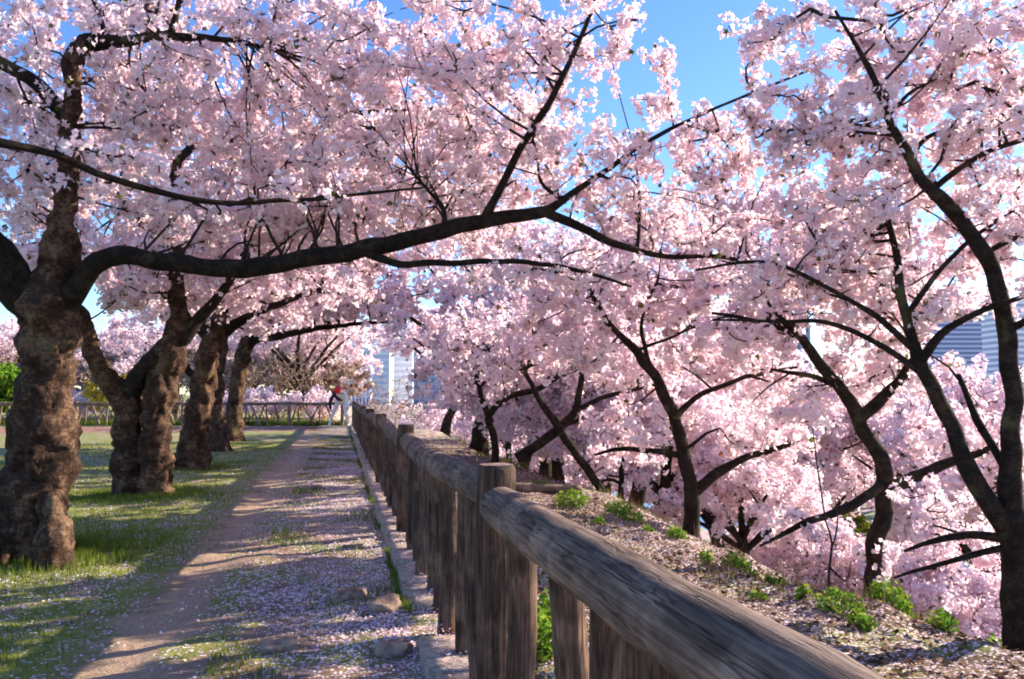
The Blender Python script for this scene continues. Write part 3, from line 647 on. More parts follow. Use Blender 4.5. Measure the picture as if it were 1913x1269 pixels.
# --- trees further off: four individual forms, each placed many times
def far_tree(seed, H, W, label, fr=.075, per=46, dens=130, mat='blossom', name='cherry_tree'):
    rg = np.random.default_rng(seed); T = Tree(name, (0, 0, 0), label, seed=seed); T.rng = rg
    lean = rg.normal(size=2) * .3
    tr = wp([(0, 0, -.3, .24), (lean[0] * .3, lean[1] * .3, H * .12, .2), (lean[0], lean[1], H * .28, .16), (lean[0] * 1.2, lean[1] * 1.2, H * .5, .1), (lean[0], lean[1], H * .75, .04)])
    T.add(tr, 'trunk', 'limb', 9, .18, 3, .2, .3, clear=False)
    nl = 6; lobes = []
    for k in range(nl):
        a = 2 * math.pi * k / nl + rg.uniform(-.4, .4); rr = W * rg.uniform(.65, 1.0); hz = H * rg.uniform(.36, .8)
        e = np.array([lean[0] + rr * math.cos(a), lean[1] + rr * math.sin(a), hz]); s0 = np.array([lean[0], lean[1], H * rg.uniform(.22, .42)])
        mid = s0 * .5 + e * .5 + np.array([0, 0, .25])
        T.add(wp([(*s0, .11), (*mid, .07), (*e, .025)]), 'limb', 'limb', 6, .15, 3, 0, .35, clear=False)
        lobes.append((e * .8 + np.array([lean[0], lean[1], hz]) * .2, S3(W * .48, W * .48, H * .20), dens // 9))
        lobes.append(((s0 + e) / 2 + np.array([0, 0, H * .22]), S3(W * .4, W * .4, H * .15), dens // 12))
    lobes.append((np.array([lean[0], lean[1], H * .85]), S3(W * .5, W * .5, H * .16), dens // 8))
    T.grow(lobes, per=per, fr=fr, rtip=.011, spread=.24, seg=.6, mat=mat, front=False)
    return T.root
VL = 'blossoming cherry tree in the hollow below the bank, among others like it'
protos = [far_tree(101, 7.0, 3.4, VL), far_tree(102, 6.6, 3.8, VL), far_tree(103, 7.6, 3.3, VL), far_tree(104, 6.2, 3.1, VL)]
protos.append(far_tree(105, 6.0, 3.0, VL, fr=.055, per=110, dens=150))
VG = 'cherry trees in the hollow beyond the bank'; VL2 = 'blossoming cherry tree in the distance across the hollow, below the office blocks'; VG2 = 'distant cherry trees across the hollow'; VL3 = ['low cherry tree on the slope ' + q for q in ('just left of the trunk at the right edge', 'just right of the bowed tree', 'above the tip of the slanting dark branch', 'just left of the black-stemmed tree', 'between the black-stemmed tree and the right-edge tree', 'just left of the bowed tree', 'behind the crossing slanted stems', 'above the grey fallen log', 'farther back behind the right-edge trunk')]; VG3 = 'low cherry trees on the slope'; FG = 'cherry trees beyond the end fence'; FL = 'blossoming cherry tree standing beyond the log fence at the end of the path'
spots = []
rg = np.random.default_rng(5)
for px, dd in [(880, 22), (960, 27), (1040, 21), (1110, 30), (1190, 20), (1270, 26), (1350, 24), (1420, 27), (1470, 29), (1590, 34), (1750, 28), (1840, 20), (1920, 26), (810, 36), (860, 46), (940, 40), (1010, 52), (1080, 44), (1150, 57), (1230, 62), (1300, 66), (1380, 70), (1450, 58), (1560, 64), (1650, 72), (1740, 62), (1840, 75), (1930, 58),
               (1240, 40), (1330, 37), (1700, 42), (1620, 36), (1430, 36), (2020, 34), (2100, 24), (1050, 70), (930, 64), (850, 75)]:
    p = at(px + rg.uniform(-20, 20), 738, dd); spots.append((p[0], p[1], VL if dd < 35 else VL2, VG if dd < 35 else VG2, 1.3 if dd > 50 else 1.0, None))
for px, dd, sc_ in [(1830, 13.5, .6), (1400, 14, .58), (1490, 16.5, .6), (1600, 15, .52), (1720, 14, .6), (1230, 16, .7), (1120, 17.5, .75), (1020, 18.5, .7), (1860, 16, .75)]:
    p = at(px, 738, dd); spots.append((p[0], p[1], VL3.pop(0), VG3, sc_, 4))
for px, dd in [(40, 46), (140, 52), (250, 44), (330, 55), (420, 47), (510, 52), (590, 46), (240, 66), (-60, 50), (80, 68), (450, 70), (560, 66), (-140, 44), (585, 43)]:
    p = at(px, 738, dd); spots.append((p[0], p[1], FL, FG, 1.05, None))
used = [False] * 5
for i, (x, y, lb, gr, sc0, pk) in enumerate(spots):
    if 21 < x < 35 and y > 18: x = 36.5 + (x - 21) * .2 if x > 28 else 20 - (28 - x) * .2
    k = (i + (lb == FL)) % 4
    if pk is not None: k = pk
    if lb != FL and not used[k]: o = protos[k]; used[k] = True
    else: o = copy_tree(protos[k])
    o.location = (x, y, float(hfun(x, y))); o.rotation_euler = (0, 0, rg.uniform(0, 6.28)); sc_ = sc0 * rg.uniform(.88, 1.08); o.scale = (sc_, sc_, sc_ * rg.uniform(.92, 1.06)); tag(o, lb, 'tree', gr)

def shrub(px, dd, H, W, label, mat, n=60, fr=.05, per=26, cat='shrub', name='shrub', seed=3, top=None):
    p = at(px, 738, dd); z = float(hfun(p[0], p[1])); T = Tree(name, (p[0], p[1], z), label, cat, seed=seed); b = T.base
    for k in range(6):
        a = k * 1.05 + seed; e = b + np.array([math.cos(a) * W * .4, math.sin(a) * W * .4, H * .55])
        T.add(np.vstack([np.append(b + (0, 0, -.1), .03), np.append((b * .6 + e * .4), .022), np.append(e, .01)]), 'stem', 'baretwig', 5, .1, 3, 0, .3, clear=False)
    T.grow([(b + (0, 0, H * .62), S3(W * .5, W * .5, H * .42), n)], per=per, fr=fr, rtip=.009, spread=.16, seg=.35, mat=mat, front=False); return T
shrub(205, 37, 2.3, 2.4, 'yellow flowering bush behind the fence, between the first two trees', 'yellow', 110, .06, 30, seed=201)
shrub(15, 36, 2.6, 2.4, 'rounded green bush behind the fence at the left edge', 'weed', 120, .09, 34, seed=202)
for i, (px, dd, H, W, lb) in enumerate([(590, 40, 4.2, 4.6, 'leafless brown thicket behind the fence beside the stooping person'), (510, 38.5, 3.6, 4.0, 'leafless brown thicket behind the fence, right of the last tree of the row'), (330, 39, 4.0, 4.2, 'leafless brown thicket seen through the twin-stemmed tree'), (740, 41, 4.6, 3.6, 'leafless brown thicket in front of the pale towers'), (420, 40, 4, 4, 'leafless brown thicket behind the slim stems of the row'), (130, 41, 4.2, 4.4, 'leafless brown thicket behind the yellow bush'), (40, 44, 4.4, 5, 'leafless brown thicket above the green bush at the left edge'), (250, 46, 4.8, 5.5, 'tall leafless thicket between the two stems of the twin tree'), (470, 47, 4.8, 5.5, 'tall leafless thicket just left of the fence end'), (560, 49, 5, 6, 'farthest leafless thicket behind the stooping person'), (670, 44, 4.4, 4.5, 'leafless thicket right behind the corner of the two fences')]):
    shrub(px, dd, H, W, lb, 'none', 260, seed=210 + i, cat='thicket')
p = at(1660, 738, 19); shrub(1560, 33, 3.4, 3.0, 'dark evergreen bush half hidden among the cherry trees of the hollow', 'grass', 130, .09, 40, seed=230)

for i, (px, dd, H, W, lb) in enumerate([(-30, 43, 3.4, 6, 'brown leafy bush behind the fence, farthest left'), (95, 45, 3.6, 6, 'brown leafy bush behind the fence, right of the nearest trunk'), (215, 44, 3.4, 6, 'brown leafy bush framed by the forked limbs of the twin tree'), (335, 45, 3.6, 6, 'brown leafy bush between the twin tree and the third tree'), (440, 44, 3.4, 5.5, 'brown leafy bush behind the leaning tree'), (525, 45, 3.6, 5.5, 'brown leafy bush right of the leaning tree'), (610, 46, 3.4, 5.5, 'brown leafy bush behind the stooping person')]):
    shrub(px, dd, H, W, lb, 'dry', 120, .10, 30, seed=240 + i)
for i, (px, dd, lb) in enumerate([(420, 37.5, 'low pink flowering bush seen through the fence beside the leaning tree'), (500, 37, 'low pink flowering bush seen through the fence in the middle of the gap'), (590, 37.5, 'low pink flowering bush seen through the fence beside the stooping person'), (150, 39, 'low pink flowering bush seen through the fence right of the nearest trunk')]):
    shrub(px, dd, 1.5, 3.2, lb, 'blossom', 60, .06, 34, seed=260 + i)
# bare sapling on the bank
P, b = down([(1548, 1085, 6), (1553, 1010, 5), (1540, 960, 4), (1528, 880, 3.5), (1518, 800, 2.5)], 6.6)
sp_ = Tree('sapling', b, 'thin leafless sapling on the bank in front of the green slope', 'sapling', seed=91)
sp_.add(P, 'stem', 'twig', 6, .1, 6); sp_.add(D(6.6, [(1552, 1030, 4), (1565, 980, 3), (1560, 930, 2)]), 'stem', 'twig', 5, .1, 6); sp_.add(D(6.6, [(1550, 1060, 4), (1580, 1085, 3), (1590, 1050, 2)]), 'stem', 'twig', 5, .1, 6)
br = Tree('fallen_branch', ground_under(on_ground(1760, 1210, -.3)), 'dark fallen branch lying on the bank at lower right', 'branch', seed=92)
br.add(D(5.0, [(1665, 1180, 8), (1720, 1190, 10), (1780, 1208, 10), (1825, 1245, 7)]), 'stem', 'limb', 7, .15, 6)

# ------------------------------------------------------------------ log fence beside the path
FX = 0.61
fence = tag(empty('log_fence', (FX, 16, 0)), 'rustic log fence running along the right of the path into the distance', 'fence')
def log_mesh(name, L, r0, r1, sides, lump, seed, lean=0.0, rings=None, bend=.012):
    n = rings or max(5, int(L / .07)); tt = np.linspace(0, 1, n)
    C = np.stack([bend * np.sin(tt * 5 + seed), bend * np.sin(tt * 4.1 + seed * 2), tt * L], 1)
    return tube_mesh(name, C, r0 + (r1 - r0) * tt, sides, lump, 7.0, seed * 5.1)
def post_mesh(seed, r, H, sides=20):
    n = 22; tt = np.concatenate([np.linspace(0, .965, n), [.985, 1.0]]); rr = np.full(len(tt), r); rr[-2] *= .985; rr[-1] *= .90
    V, q, caps = tube(np.stack([0 * tt, 0 * tt, tt * H], 1), rr, sides, .05, 9, seed)
    V[-1, 2] = H
    me = bpy.data.meshes.new('post'); me.from_pydata(V.tolist(), [], q.tolist() + [list(map(int, c)) for c in caps])
    sm = np.ones(len(me.polygons), bool); sm[len(q):] = False; me.polygons.foreach_set('use_smooth', sm)
    me.materials.append(M['post']); me.update(); return me
SAWN = bpy.data.meshes.new('sawn_end'); SAWN.from_pydata([(0, 0, 0)] + [(math.cos(k * .314159) * .068, math.sin(k * .314159) * .068, -.001 * (k % 3)) for k in range(20)], [], [(0, 1 + k, 1 + (k + 1) % 20) for k in range(20)]); SAWN.materials.append(M['cut'])
PMESH = [post_mesh(k, .077, 1.055) for k in range(3)]
def add_part(name, me, mat, parent, loc, rot):
    o = link(name, me, mat, parent); o.location = Vector(loc) - parent.location; o.rotation_euler = rot; return o
PSTEP = 4.4; py0 = 3.13
posts = [py0 - 4.4] + [py0 + PSTEP * k for k in range(8)]
for i, y in enumerate(posts):
    o = add_part('post', PMESH[i % 3], None, fence, (FX, y, -.03), (0, 0, i * 1.3)); link('sawn_end', SAWN, None, o, (0, 0, 1.058))
RAILM = {}
for i in range(len(posts) - 1):
    y0, y1 = posts[i], posts[i + 1]; L = y1 - y0 - .10
    key = round(L, 1)
    if i < 4: RAILM[key] = log_mesh('rail', L, .072, .079, 28, .075, i + 1.5, bend=.02)
    o = add_part('rail', RAILM[round(L, 1)], M['rail'], fence, (FX, y0 + .05, .885), (-math.pi / 2, 0, 0))
    o.rotation_euler = (-math.pi / 2, 0, 0)
for sy, ang, w_ in ((2.37, -.75, .03), (.83, -.35, .05)):
    n_ = 14; th = np.linspace(0, 2 * math.pi, n_, endpoint=False); rr = .0815; vs = [(FX + math.sin(ang) * (rr + .002), sy, .885 + math.cos(ang) * (rr + .002))]
    for a in th:
        b_ = ang + math.sin(a) * .32; vs.append((FX + math.sin(b_) * rr, sy + math.cos(a) * w_ + math.sin(a) * .02, .885 + math.cos(b_) * rr))
    me = bpy.data.meshes.new('bare_patch'); me.from_pydata([tuple(Vector(v) - fence.location) for v in vs], [], [(0, 1 + k, 1 + (k + 1) % n_) for k in range(n_)]); tag(link('bare_patch', me, M['bare'], fence), 'pinkish bare patch of wood on the near rail')
# pickets
PK = [log_mesh('picket', .90, .046, .042, 12, .10, k + 20.5, bend=.012) for k in range(5)]
rp = random.Random(4)
def picket(parent, x, y, tilt_x=0, tilt_z=0, sc=1.0, k=None, hs=1.0):
    o = add_part('picket', PK[rp.randrange(5) if k is None else k], M['post'], parent, (x, y, -.02), (tilt_x, tilt_z, rp.uniform(0, 6.28)))
    o.rotation_mode = 'ZYX' if False else 'XYZ'; o.scale = (sc, sc, hs); return o
def lean_rot(a, along, spin):     # lean a log by a towards +along (world axis vector), spun round itself
    ax = Vector((0, 0, 1)).cross(along); return (Matrix.Rotation(a, 4, ax) @ Matrix.Rotation(spin, 4, 'Z')).to_euler()
for i in range(len(posts) - 1):
    y0, y1 = posts[i], posts[i + 1]; n = int(round((y1 - y0) / .43))
    for k in range(1, n):
        y = y0 + (y1 - y0) * k / n + rp.uniform(-.05, .05)
        if i == 0: continue
        a = rp.choice([0, 0, 0, .03, -.03, .06, -.08, .14])
        o = picket(fence, FX + rp.uniform(-.012, .012), y - math.tan(a) * .42, sc=rp.uniform(.95, 1.25), hs=1 / math.cos(a) * 1.0)
        o.rotation_euler = lean_rot(a, Vector((0, 1, 0)), rp.uniform(0, 6.28))
for y, a, sc_ in ((py0 - .38, 0, 1.15), (2.10, .03, 1.1), (1.86, -.02, 1.0), (1.63, .0, 1.1), (1.42, .04, 1.0), (1.24, -.03, 1.1), (1.02, 0, 1.0), (.8, 0, 1.1)):
    o = picket(fence, FX + .01, y, sc=sc_); o.rotation_euler = lean_rot(a, Vector((0, 1, 0)), rp.uniform(0, 6.28))
o = picket(fence, FX + .02, py0 - .72, sc=.95, k=2, hs=.42); o.rotation_euler = lean_rot(.6, Vector((0, 1, 0)), 2)

# ------------------------------------------------------------------ log fence across the end of the path
EY = None
e0 = at(640, 738, 34.0); e1 = at(-260, 738, 34.0)
ev = np.array([e1[0] - e0[0], e1[1] - e0[1]]); eL = float(np.linalg.norm(ev)); ev /= eL
ef = tag(empty('log_fence', (e0[0], e0[1], 0)), 'low log fence crossing the far end of the path behind the trees', 'fence')
EV = Vector((ev[0], ev[1], 0)); ns = int(eL / 2.25)
def recolour(me):
    c_ = me.copy(); c_.materials.clear(); c_.materials.append(M['paledpost']); return c_
PM2 = [recolour(m_) for m_ in PMESH]; PK2 = [recolour(m_) for m_ in PK]; rl = log_mesh('rail', 2.2, .07, .066, 10, .05, 77.5)
rail_rot = Vector((0, 0, 1)).rotation_difference(EV).to_euler()
for k in range(ns + 1):
    p = e0[:2] + ev * 2.25 * k; o = add_part('post', PM2[k % 3], None, ef, (p[0], p[1], -.03), (0, 0, k * 2.1)); link('sawn_end', SAWN, None, o, (0, 0, 1.058))
    if k == ns: break
    q = p + ev * .03; add_part('rail', rl, M['paledpost'], ef, (q[0], q[1], .93), rail_rot)
    for j, a in ((.22, .3), (.42, 0), (.55, -.5), (.62, .45), (.82, 0), (.92, -.35)):
        a += rp.uniform(-.1, .1); q = p + ev * (2.25 * j - math.tan(a) * .42); o = add_part('picket', PK2[rp.randrange(5)], None, ef, (q[0], q[1], -.02), lean_rot(a, EV, rp.uniform(0, 6)))
        o.scale = (.85, .85, 1 / math.cos(a))

# ------------------------------------------------------------------ kerb under the fence
kerb = tag(empty('kerb', (FX, 0, 0)), kind='structure')
def slab_mesh(seed, L, Wd, H):
    bm = bmesh.new(); bmesh.ops.create_cube(bm, size=1); bmesh.ops.scale(bm, vec=(Wd, L, H), verts=bm.verts)
    bmesh.ops.bevel(bm, geom=bm.edges[:], offset=.014, segments=2, affect='EDGES')
    bmesh.ops.subdivide_edges(bm, edges=[e for e in bm.edges if e.calc_length() > .1], cuts=3, use_grid_fill=True)
    for v in bm.verts:
        v.co += Vector((mnoise.noise(v.co * 6 + Vector((seed, 0, 0))), mnoise.noise(v.co * 6 + Vector((0, seed, 0))), mnoise.noise(v.co * 5 + Vector((0, 0, seed))))) * .012
    me = bpy.data.meshes.new('kerb_stone'); bm.to_mesh(me); bm.free(); me.polygons.foreach_set('use_smooth', np.ones(len(me.polygons), bool)); return me
KM = [slab_mesh(k * 3.7, .585, .36, .14) for k in range(5)]
for k in range(56):
    y = .4 + k * .6
    if 4.55 < y < 4.95: continue
    o = add_part('kerb_stone', KM[k % 5], M['kerbstone'], kerb, (FX - .01 + rp.uniform(-.012, .012), y, -.022 + rp.uniform(-.012, .01)), (0, rp.uniform(-.03, .03), rp.uniform(-.025, .025)))

# ------------------------------------------------------------------ stones
def stone(px, py, sx, sy, sz, label, seed, x=None):
    p = on_ground(px, py); bm = bmesh.new(); bmesh.ops.create_icosphere(bm, subdivisions=3, radius=1)
    for v in bm.verts:
        n_ = v.co.normalized(); k = 1 + .45 * mnoise.noise(n_ * 1.6 + Vector((seed, 0, 0))) + .14 * mnoise.noise(n_ * 3.5 + Vector((0, seed, 0)))
        v.co = Vector((n_.x * sx, n_.y * sy, max(-.5, min(.62 + .1 * mnoise.noise(n_ * 2), n_.z)) * sz)) * k
    me = bpy.data.meshes.new('stone'); bm.to_mesh(me); bm.free(); me.polygons.foreach_set('use_smooth', np.ones(len(me.polygons), bool))
    o = link('stone', me, M['stone'], None, (p[0], p[1], float(hfun(p[0], p[1])) - sz * .08), (0, 0, seed)); tag(o, label, 'stone', 'stones on the path edge')
stone(655, 1118, .15, .10, .12, 'largest pale stone lying among petals left of the kerb', 1.1)
stone(722, 1140, .13, .12, .09, 'stone set in the broken gap of the kerb', 2.3)
stone(735, 1212, .09, .09, .07, 'small dark stone beside the kerb near the bottom edge', 3.7)
stone(520, 1205, .15, .09, .05, 'flat stone half buried among petals near the bottom edge', 4.2)
stone(575, 1085, .08, .06, .06, 'small rounded stone left of the largest stone', 5.9)
stone(660, 1025, .10, .07, .04, 'dark flat stone in the petals beside the kerb', 6.4)
stone(590, 915, .12, .09, .06, 'stone in the earth midway along the fence', 7.4)

# log lying along the top of the bank
p = on_ground(1012, 917, -.1); lg = link('fallen_log', log_mesh('fallen_log', 1.1, .075, .065, 12, .06, 66.5), M['rail'], None, (p[0] - .5, p[1] + .1, float(hfun(p[0], p[1])) + .05), (0, math.pi / 2, -.12))
tag(lg, 'grey log lying on the ground at the top of the bank behind the fence', 'log')

# ------------------------------------------------------------------ loose ground cover
def blades(name, X, Y, H, Wd, mat, rng, tint, lean=.5, tri=True):
    n = len(X); Z = hfun(X, Y); a = rng.uniform(0, 6.28, n); l = rng.uniform(0, 6.28, n); ln = H * rng.uniform(0, lean, n)
    b = np.stack([X, Y, Z - .004], 1); s_ = np.stack([np.cos(a), np.sin(a), 0 * a], 1) * (Wd / 2)[:, None]
    top = b + np.stack([np.cos(l) * ln, np.sin(l) * ln, H], 1); V = np.stack([b - s_, b + s_, top], 1).reshape(-1, 3)
    return fast_mesh(name, V, np.arange(3 * n).reshape(-1, 3), tint)
rg = np.random.default_rng(21)
def patch_field(n, xr, yr, fn, rg):
    X = rg.uniform(*xr, n); Y = yr[0] + (yr[1] - yr[0]) * rg.uniform(0, 1, n) ** 1.5
    keep = rg.uniform(size=n) < fn(X, Y); return X[keep], Y[keep]
def pn(X, Y, s): return .5 + .25 * np.sin(X * s + 2 * np.sin(Y * s * .7)) + .25 * np.sin(Y * s * 1.3 + 1.7 * np.sin(X * s * .9))
X, Y = patch_field(150000, (-7, -1.25), (3.2, 24), lambda X, Y: (.12 + .88 * pn(X, Y, 1.6) ** 2) * (.25 + .75 * sstep(-1.3, -1.8, X + .3 * np.sin(Y * 2.1))), rg)
n = len(X); bl = blades('grass', X, Y, rg.uniform(.015, .05, n), rg.uniform(.004, .009, n) * (1 + Y * .06), None, rg, rg.uniform(0, 1, n))
tag(link('grass', bl, M['grass']), 'short green lawn grass under the row of trees', 'grass', kind='stuff')
# taller grass round the trunks
XX, YY = [], []
for (tx, ty, rr, k) in ((t1.base[0], t1.base[1], .9, 9000), (t2.base[0], t2.base[1], .8, 6000), (t3.base[0], t3.base[1], .7, 3000)):
    a = rg.uniform(0, 6.28, k); q = np.abs(rg.normal(0, .35, k)) + .25; XX.append(tx + np.cos(a) * q * rr / .7); YY.append(ty + np.sin(a) * q * rr / .7)
X, Y = np.concatenate(XX), np.concatenate(YY); n = len(X)
tag(link('tall_grass', blades('tall_grass', X, Y, rg.uniform(.03, .10, n), rg.uniform(.005, .009, n), None, rg, rg.uniform(0, .7, n)), M['grass']), 'longer grass left growing round the feet of the trees', 'grass', kind='stuff')
# tufts amid the petals
X, Y = patch_field(60000, (-.6, .4), (2.6, 26), lambda X, Y: np.clip(pn(X + 3, Y, 2.7) - .62, 0, 1) * 2.2, rg); n = len(X)
tag(link('sparse_grass', blades('sparse_grass', X, Y, rg.uniform(.015, .06, n), rg.uniform(.004, .009, n) * (1 + Y * .05), None, rg, rg.uniform(0, .9, n)), M['grass']), 'sparse grass tufts in the petal-strewn earth', 'grass', kind='stuff')
# moss and grass along the kerb's left edge
n = 9000; X = FX - .20 + rg.normal(0, .018, n); Y = 2.4 + rg.uniform(0, 1, n) ** 1.6 * 30; k = pn(X * 0, Y, 1.9) > .42; X, Y = X[k], Y[k]; n = len(X)
tag(link('kerb_moss', blades('kerb_moss', X, Y, rg.uniform(.02, .06, n), rg.uniform(.006, .012, n), None, rg, rg.uniform(0, .6, n)), M['grass']), 'moss and grass growing along the edge of the kerb', 'moss', kind='stuff')
# rough grass on the bank
X, Y = patch_field(110000, (.8, 9), (3.0, 30), lambda X, Y: np.clip(pn(X, Y + 2, 1.5) - .55, 0, 1) * 1.5 * (.35 + .65 * sstep(2.2, 3.2, X)), rg); n = len(X)
tag(link('bank_grass', blades('bank_grass', X, Y, rg.uniform(.03, .13, n), rg.uniform(.005, .01, n), None, rg, rg.uniform(.1, 1, n)), M['grass']), 'rough grass on the bank beyond the fence', 'grass', kind='stuff')

X = rg.normal(13.5, 3, 26000); Y = rg.normal(21, 5, 26000); k = pn(X, Y, .8) > .35; X, Y = X[k], Y[k]; n = len(X)
tag(link('meadow_grass', blades('meadow_grass', X, Y, rg.uniform(.08, .25, n), rg.uniform(.02, .04, n), None, rg, rg.uniform(.1, .9, n)), M['grass']), 'green grass on the terrace in the hollow', 'grass', kind='stuff')
def flakes(name, X, Y, size, rng, tint, lift=.006, on=None):
    n = len(X); Z = hfun(X, Y) + lift + rng.uniform(0, .006, n) if on is None else on; a = rng.uniform(0, 6.28, n)
    up = np.stack([rng.normal(0, .35, n), rng.normal(0, .35, n), np.ones(n)], 1); up /= np.linalg.norm(up, axis=1)[:, None]
    A = np.stack([np.cos(a), np.sin(a), 0 * a], 1); A -= up * np.sum(A * up, 1)[:, None]; A /= np.linalg.norm(A, axis=1)[:, None]; B = np.cross(up, A)
    c = np.stack([X, Y, Z], 1); s_ = size[:, None]
    V = np.stack([c - A * s_, c - B * s_ * .62, c + A * s_, c + B * s_ * .62], 1).reshape(-1, 3)
    return fast_mesh(name, V, np.arange(4 * n).reshape(-1, 4), tint)
X1, Y1 = patch_field(70000, (-.95, .40), (2.3, 20), lambda X, Y: np.clip((.10 + .95 * pn(X, Y, 2.1) ** 2) * (.25 + .75 * sstep(-.75, -.1, X + .22 * np.sin(Y * 2.3) + .12 * np.sin(Y * 6.1))), 0, 1), rg)
X2, Y2 = patch_field(60000, (-6, -1.35), (3.2, 20), lambda X, Y: .5 * pn(X, Y, 1.1) ** 2, rg)
X3, Y3 = patch_field(70000, (.78, 8), (2.5, 20), lambda X, Y: .75 * pn(X + 5, Y, 1.4) ** 1.5, rg)
X, Y = np.concatenate([X1, X2, X3]), np.concatenate([Y1, Y2, Y3]); n = len(X)
tag(link('fallen_petals', flakes('fallen_petals', X, Y, rg.uniform(.006, .011, n) * (1 + Y * .03), rg, rg.uniform(0, 1, n)), M['petal']), 'fallen pink petals strewn over earth, lawn and bank', 'petals', kind='stuff')
n = 3500; X = FX + rg.uniform(-.14, .14, n); Y = rg.uniform(2.2, 14, n)
tag(link('kerb_petals', flakes('kerb_petals', X, Y, rg.uniform(.006, .010, n), rg, rg.uniform(0, 1, n), on=np.full(n, .062)), M['petal']), 'fallen petals lying on the kerb stones', 'petals', kind='stuff')
X, Y = patch_field(60000, (.8, 6), (2.5, 22), lambda X, Y: .25 + .6 * pn(X, Y, 1.9), rg); n = len(X)
tag(link('leaf_litter', flakes('leaf_litter', X, Y, rg.uniform(.012, .03, n), rg, rg.uniform(0, 1, n)), M['litter']), 'brown dead leaves and twigs covering the bank top', 'leaf litter', kind='stuff')

# weed clumps on the crest of the bank
def weed(px, py, H, W, n, label, seed, group=None, z=-.13):
    p = on_ground(px, py, z); rg = np.random.default_rng(seed); P = []; 
    a = rg.uniform(0, 6.28, n); q = W * np.sqrt(rg.uniform(0, 1, n)); hh = H * rg.uniform(.15, 1, n) * (1 - .5 * (q / W) ** 2)
    x, y = p[0] + np.cos(a) * q, p[1] + np.sin(a) * q; c = np.stack([x, y, hfun(x, y) + hh], 1)
    b = np.array([p[0], p[1], float(hfun(p[0], p[1]))]); nn = rand_dirs(n, rg) + np.array([0, 0, .8]); nn /= np.linalg.norm(nn, axis=1)[:, None]
    A = np.cross(nn, rand_dirs(n, rg)); A /= np.linalg.norm(A, axis=1)[:, None]; B = np.cross(nn, A); s_ = (rg.uniform(.014, .034, n))[:, None]
    V = np.stack([c - A * s_, c - B * s_ * .5, c + A * s_, c + B * s_ * .5], 1).reshape(-1, 3) - b
    root = empty('weed_clump', b); tag(root, label, 'weed', group)
    tag(link('leaves', fast_mesh('leaves', V, np.arange(4 * n).reshape(-1, 4), rg.uniform(0, 1, n)), M['weed'], root), kind='stuff')
    m = min(n, 60); B0 = np.zeros((m, 3)); B0[:, :2] = (c[:m, :2] - b[:2]) * .3; B0[:, 2] = -.02
    tag(link('stems', prism_mesh('stems', B0, c[:m] - b, np.full(m, .003), np.full(m, .0015)), M['weed'], root), kind='stuff')
weed(1068, 945, .22, .24, 420, 'yellow-green weed clump on the crest, left one of a touching pair', 1)
weed(1165, 968, .22, .24, 420, 'green weed clump on the crest, right one of a touching pair', 2)
weed(1380, 1050, .19, .15, 320, 'dense green weed clump on the crest in front of the slanting dark branch', 3, z=-.15)
weed(1665, 1130, .22, .14, 300, 'brightest yellow-green weed clump at lower right, below the black-stemmed tree', 4, z=-.17)
weed(1265, 1010, .14, .10, 120, 'small weed clump on the crest below the bowed tree', 5, z=-.15)
weed(1570, 1150, .14, .16, 160, 'low straggling weed clump left of the brightest clump', 6, z=-.17)
weed(960, 865, .25, .35, 260, 'weed clump beyond the fence post, where the bank meets the trees', 7)
weed(850, 818, .22, .6, 300, 'low green weed patch beyond the rail far along the fence', 8, z=-.1)
weed(1030, 1165, .22, .12, 320, 'leafy green weed seen through the fence gap right of the post', 9, z=-.05)
weed(1008, 1240, .26, .12, 320, 'low leafy weed at the foot of the fence gap', 10, z=-.05)
weed(1880, 1130, .2, .16, 160, 'green weed clump at the foot of the tree at the right edge', 11, z=-.3)
for i, (px, py, H, W, n_) in enumerate([(1120, 985, .08, .08, 60), (1210, 1000, .10, .06, 70), (1320, 1040, .12, .07, 80), (1450, 1075, .09, .10, 80), (1500, 1120, .10, .06, 60), (1610, 1170, .08, .09, 70), (1420, 1120, .06, .07, 50), (1010, 905, .1, .15, 80), (900, 850, .12, .2, 80), (1760, 1150, .13, .10, 90)]):
    weed(px, py, H, W, n_, 'small scattered weed sprout in the leaf litter of the bank top', 40 + i, 'small weeds on the bank', z=-.15)
rg = np.random.default_rng(77); n = 2600; X = rg.normal(3.4, .7, n); Y = rg.uniform(3.5, 26, n); k = pn(X, Y, 1.1) > .4; X, Y = X[k], Y[k]; n = len(X)
tag(link('dead_stalks', blades('dead_stalks', X, Y, rg.uniform(.08, .32, n), rg.uniform(.004, .008, n), None, rg, rg.uniform(.3, 1, n), lean=.8), M['litter']), 'dead brown stalks standing along the crest of the bank', 'dead stalks', kind='stuff')
# low hedge strip at the foot of the end fence
rg = np.random.default_rng(31); n = 16000; tt = rg.uniform(-.2, eL, n); X = e0[0] + ev[0] * tt; Y = e0[1] + ev[1] * tt + rg.normal(.5, .25, n)
tag(link('ground_cover', blades('ground_cover', X, Y, rg.uniform(.08, .32, n), rg.uniform(.02, .05, n), None, rg, rg.uniform(0, .35, n)), M['grass']), 'dark green ground cover along the foot of the end fence', 'ground cover', kind='stuff')

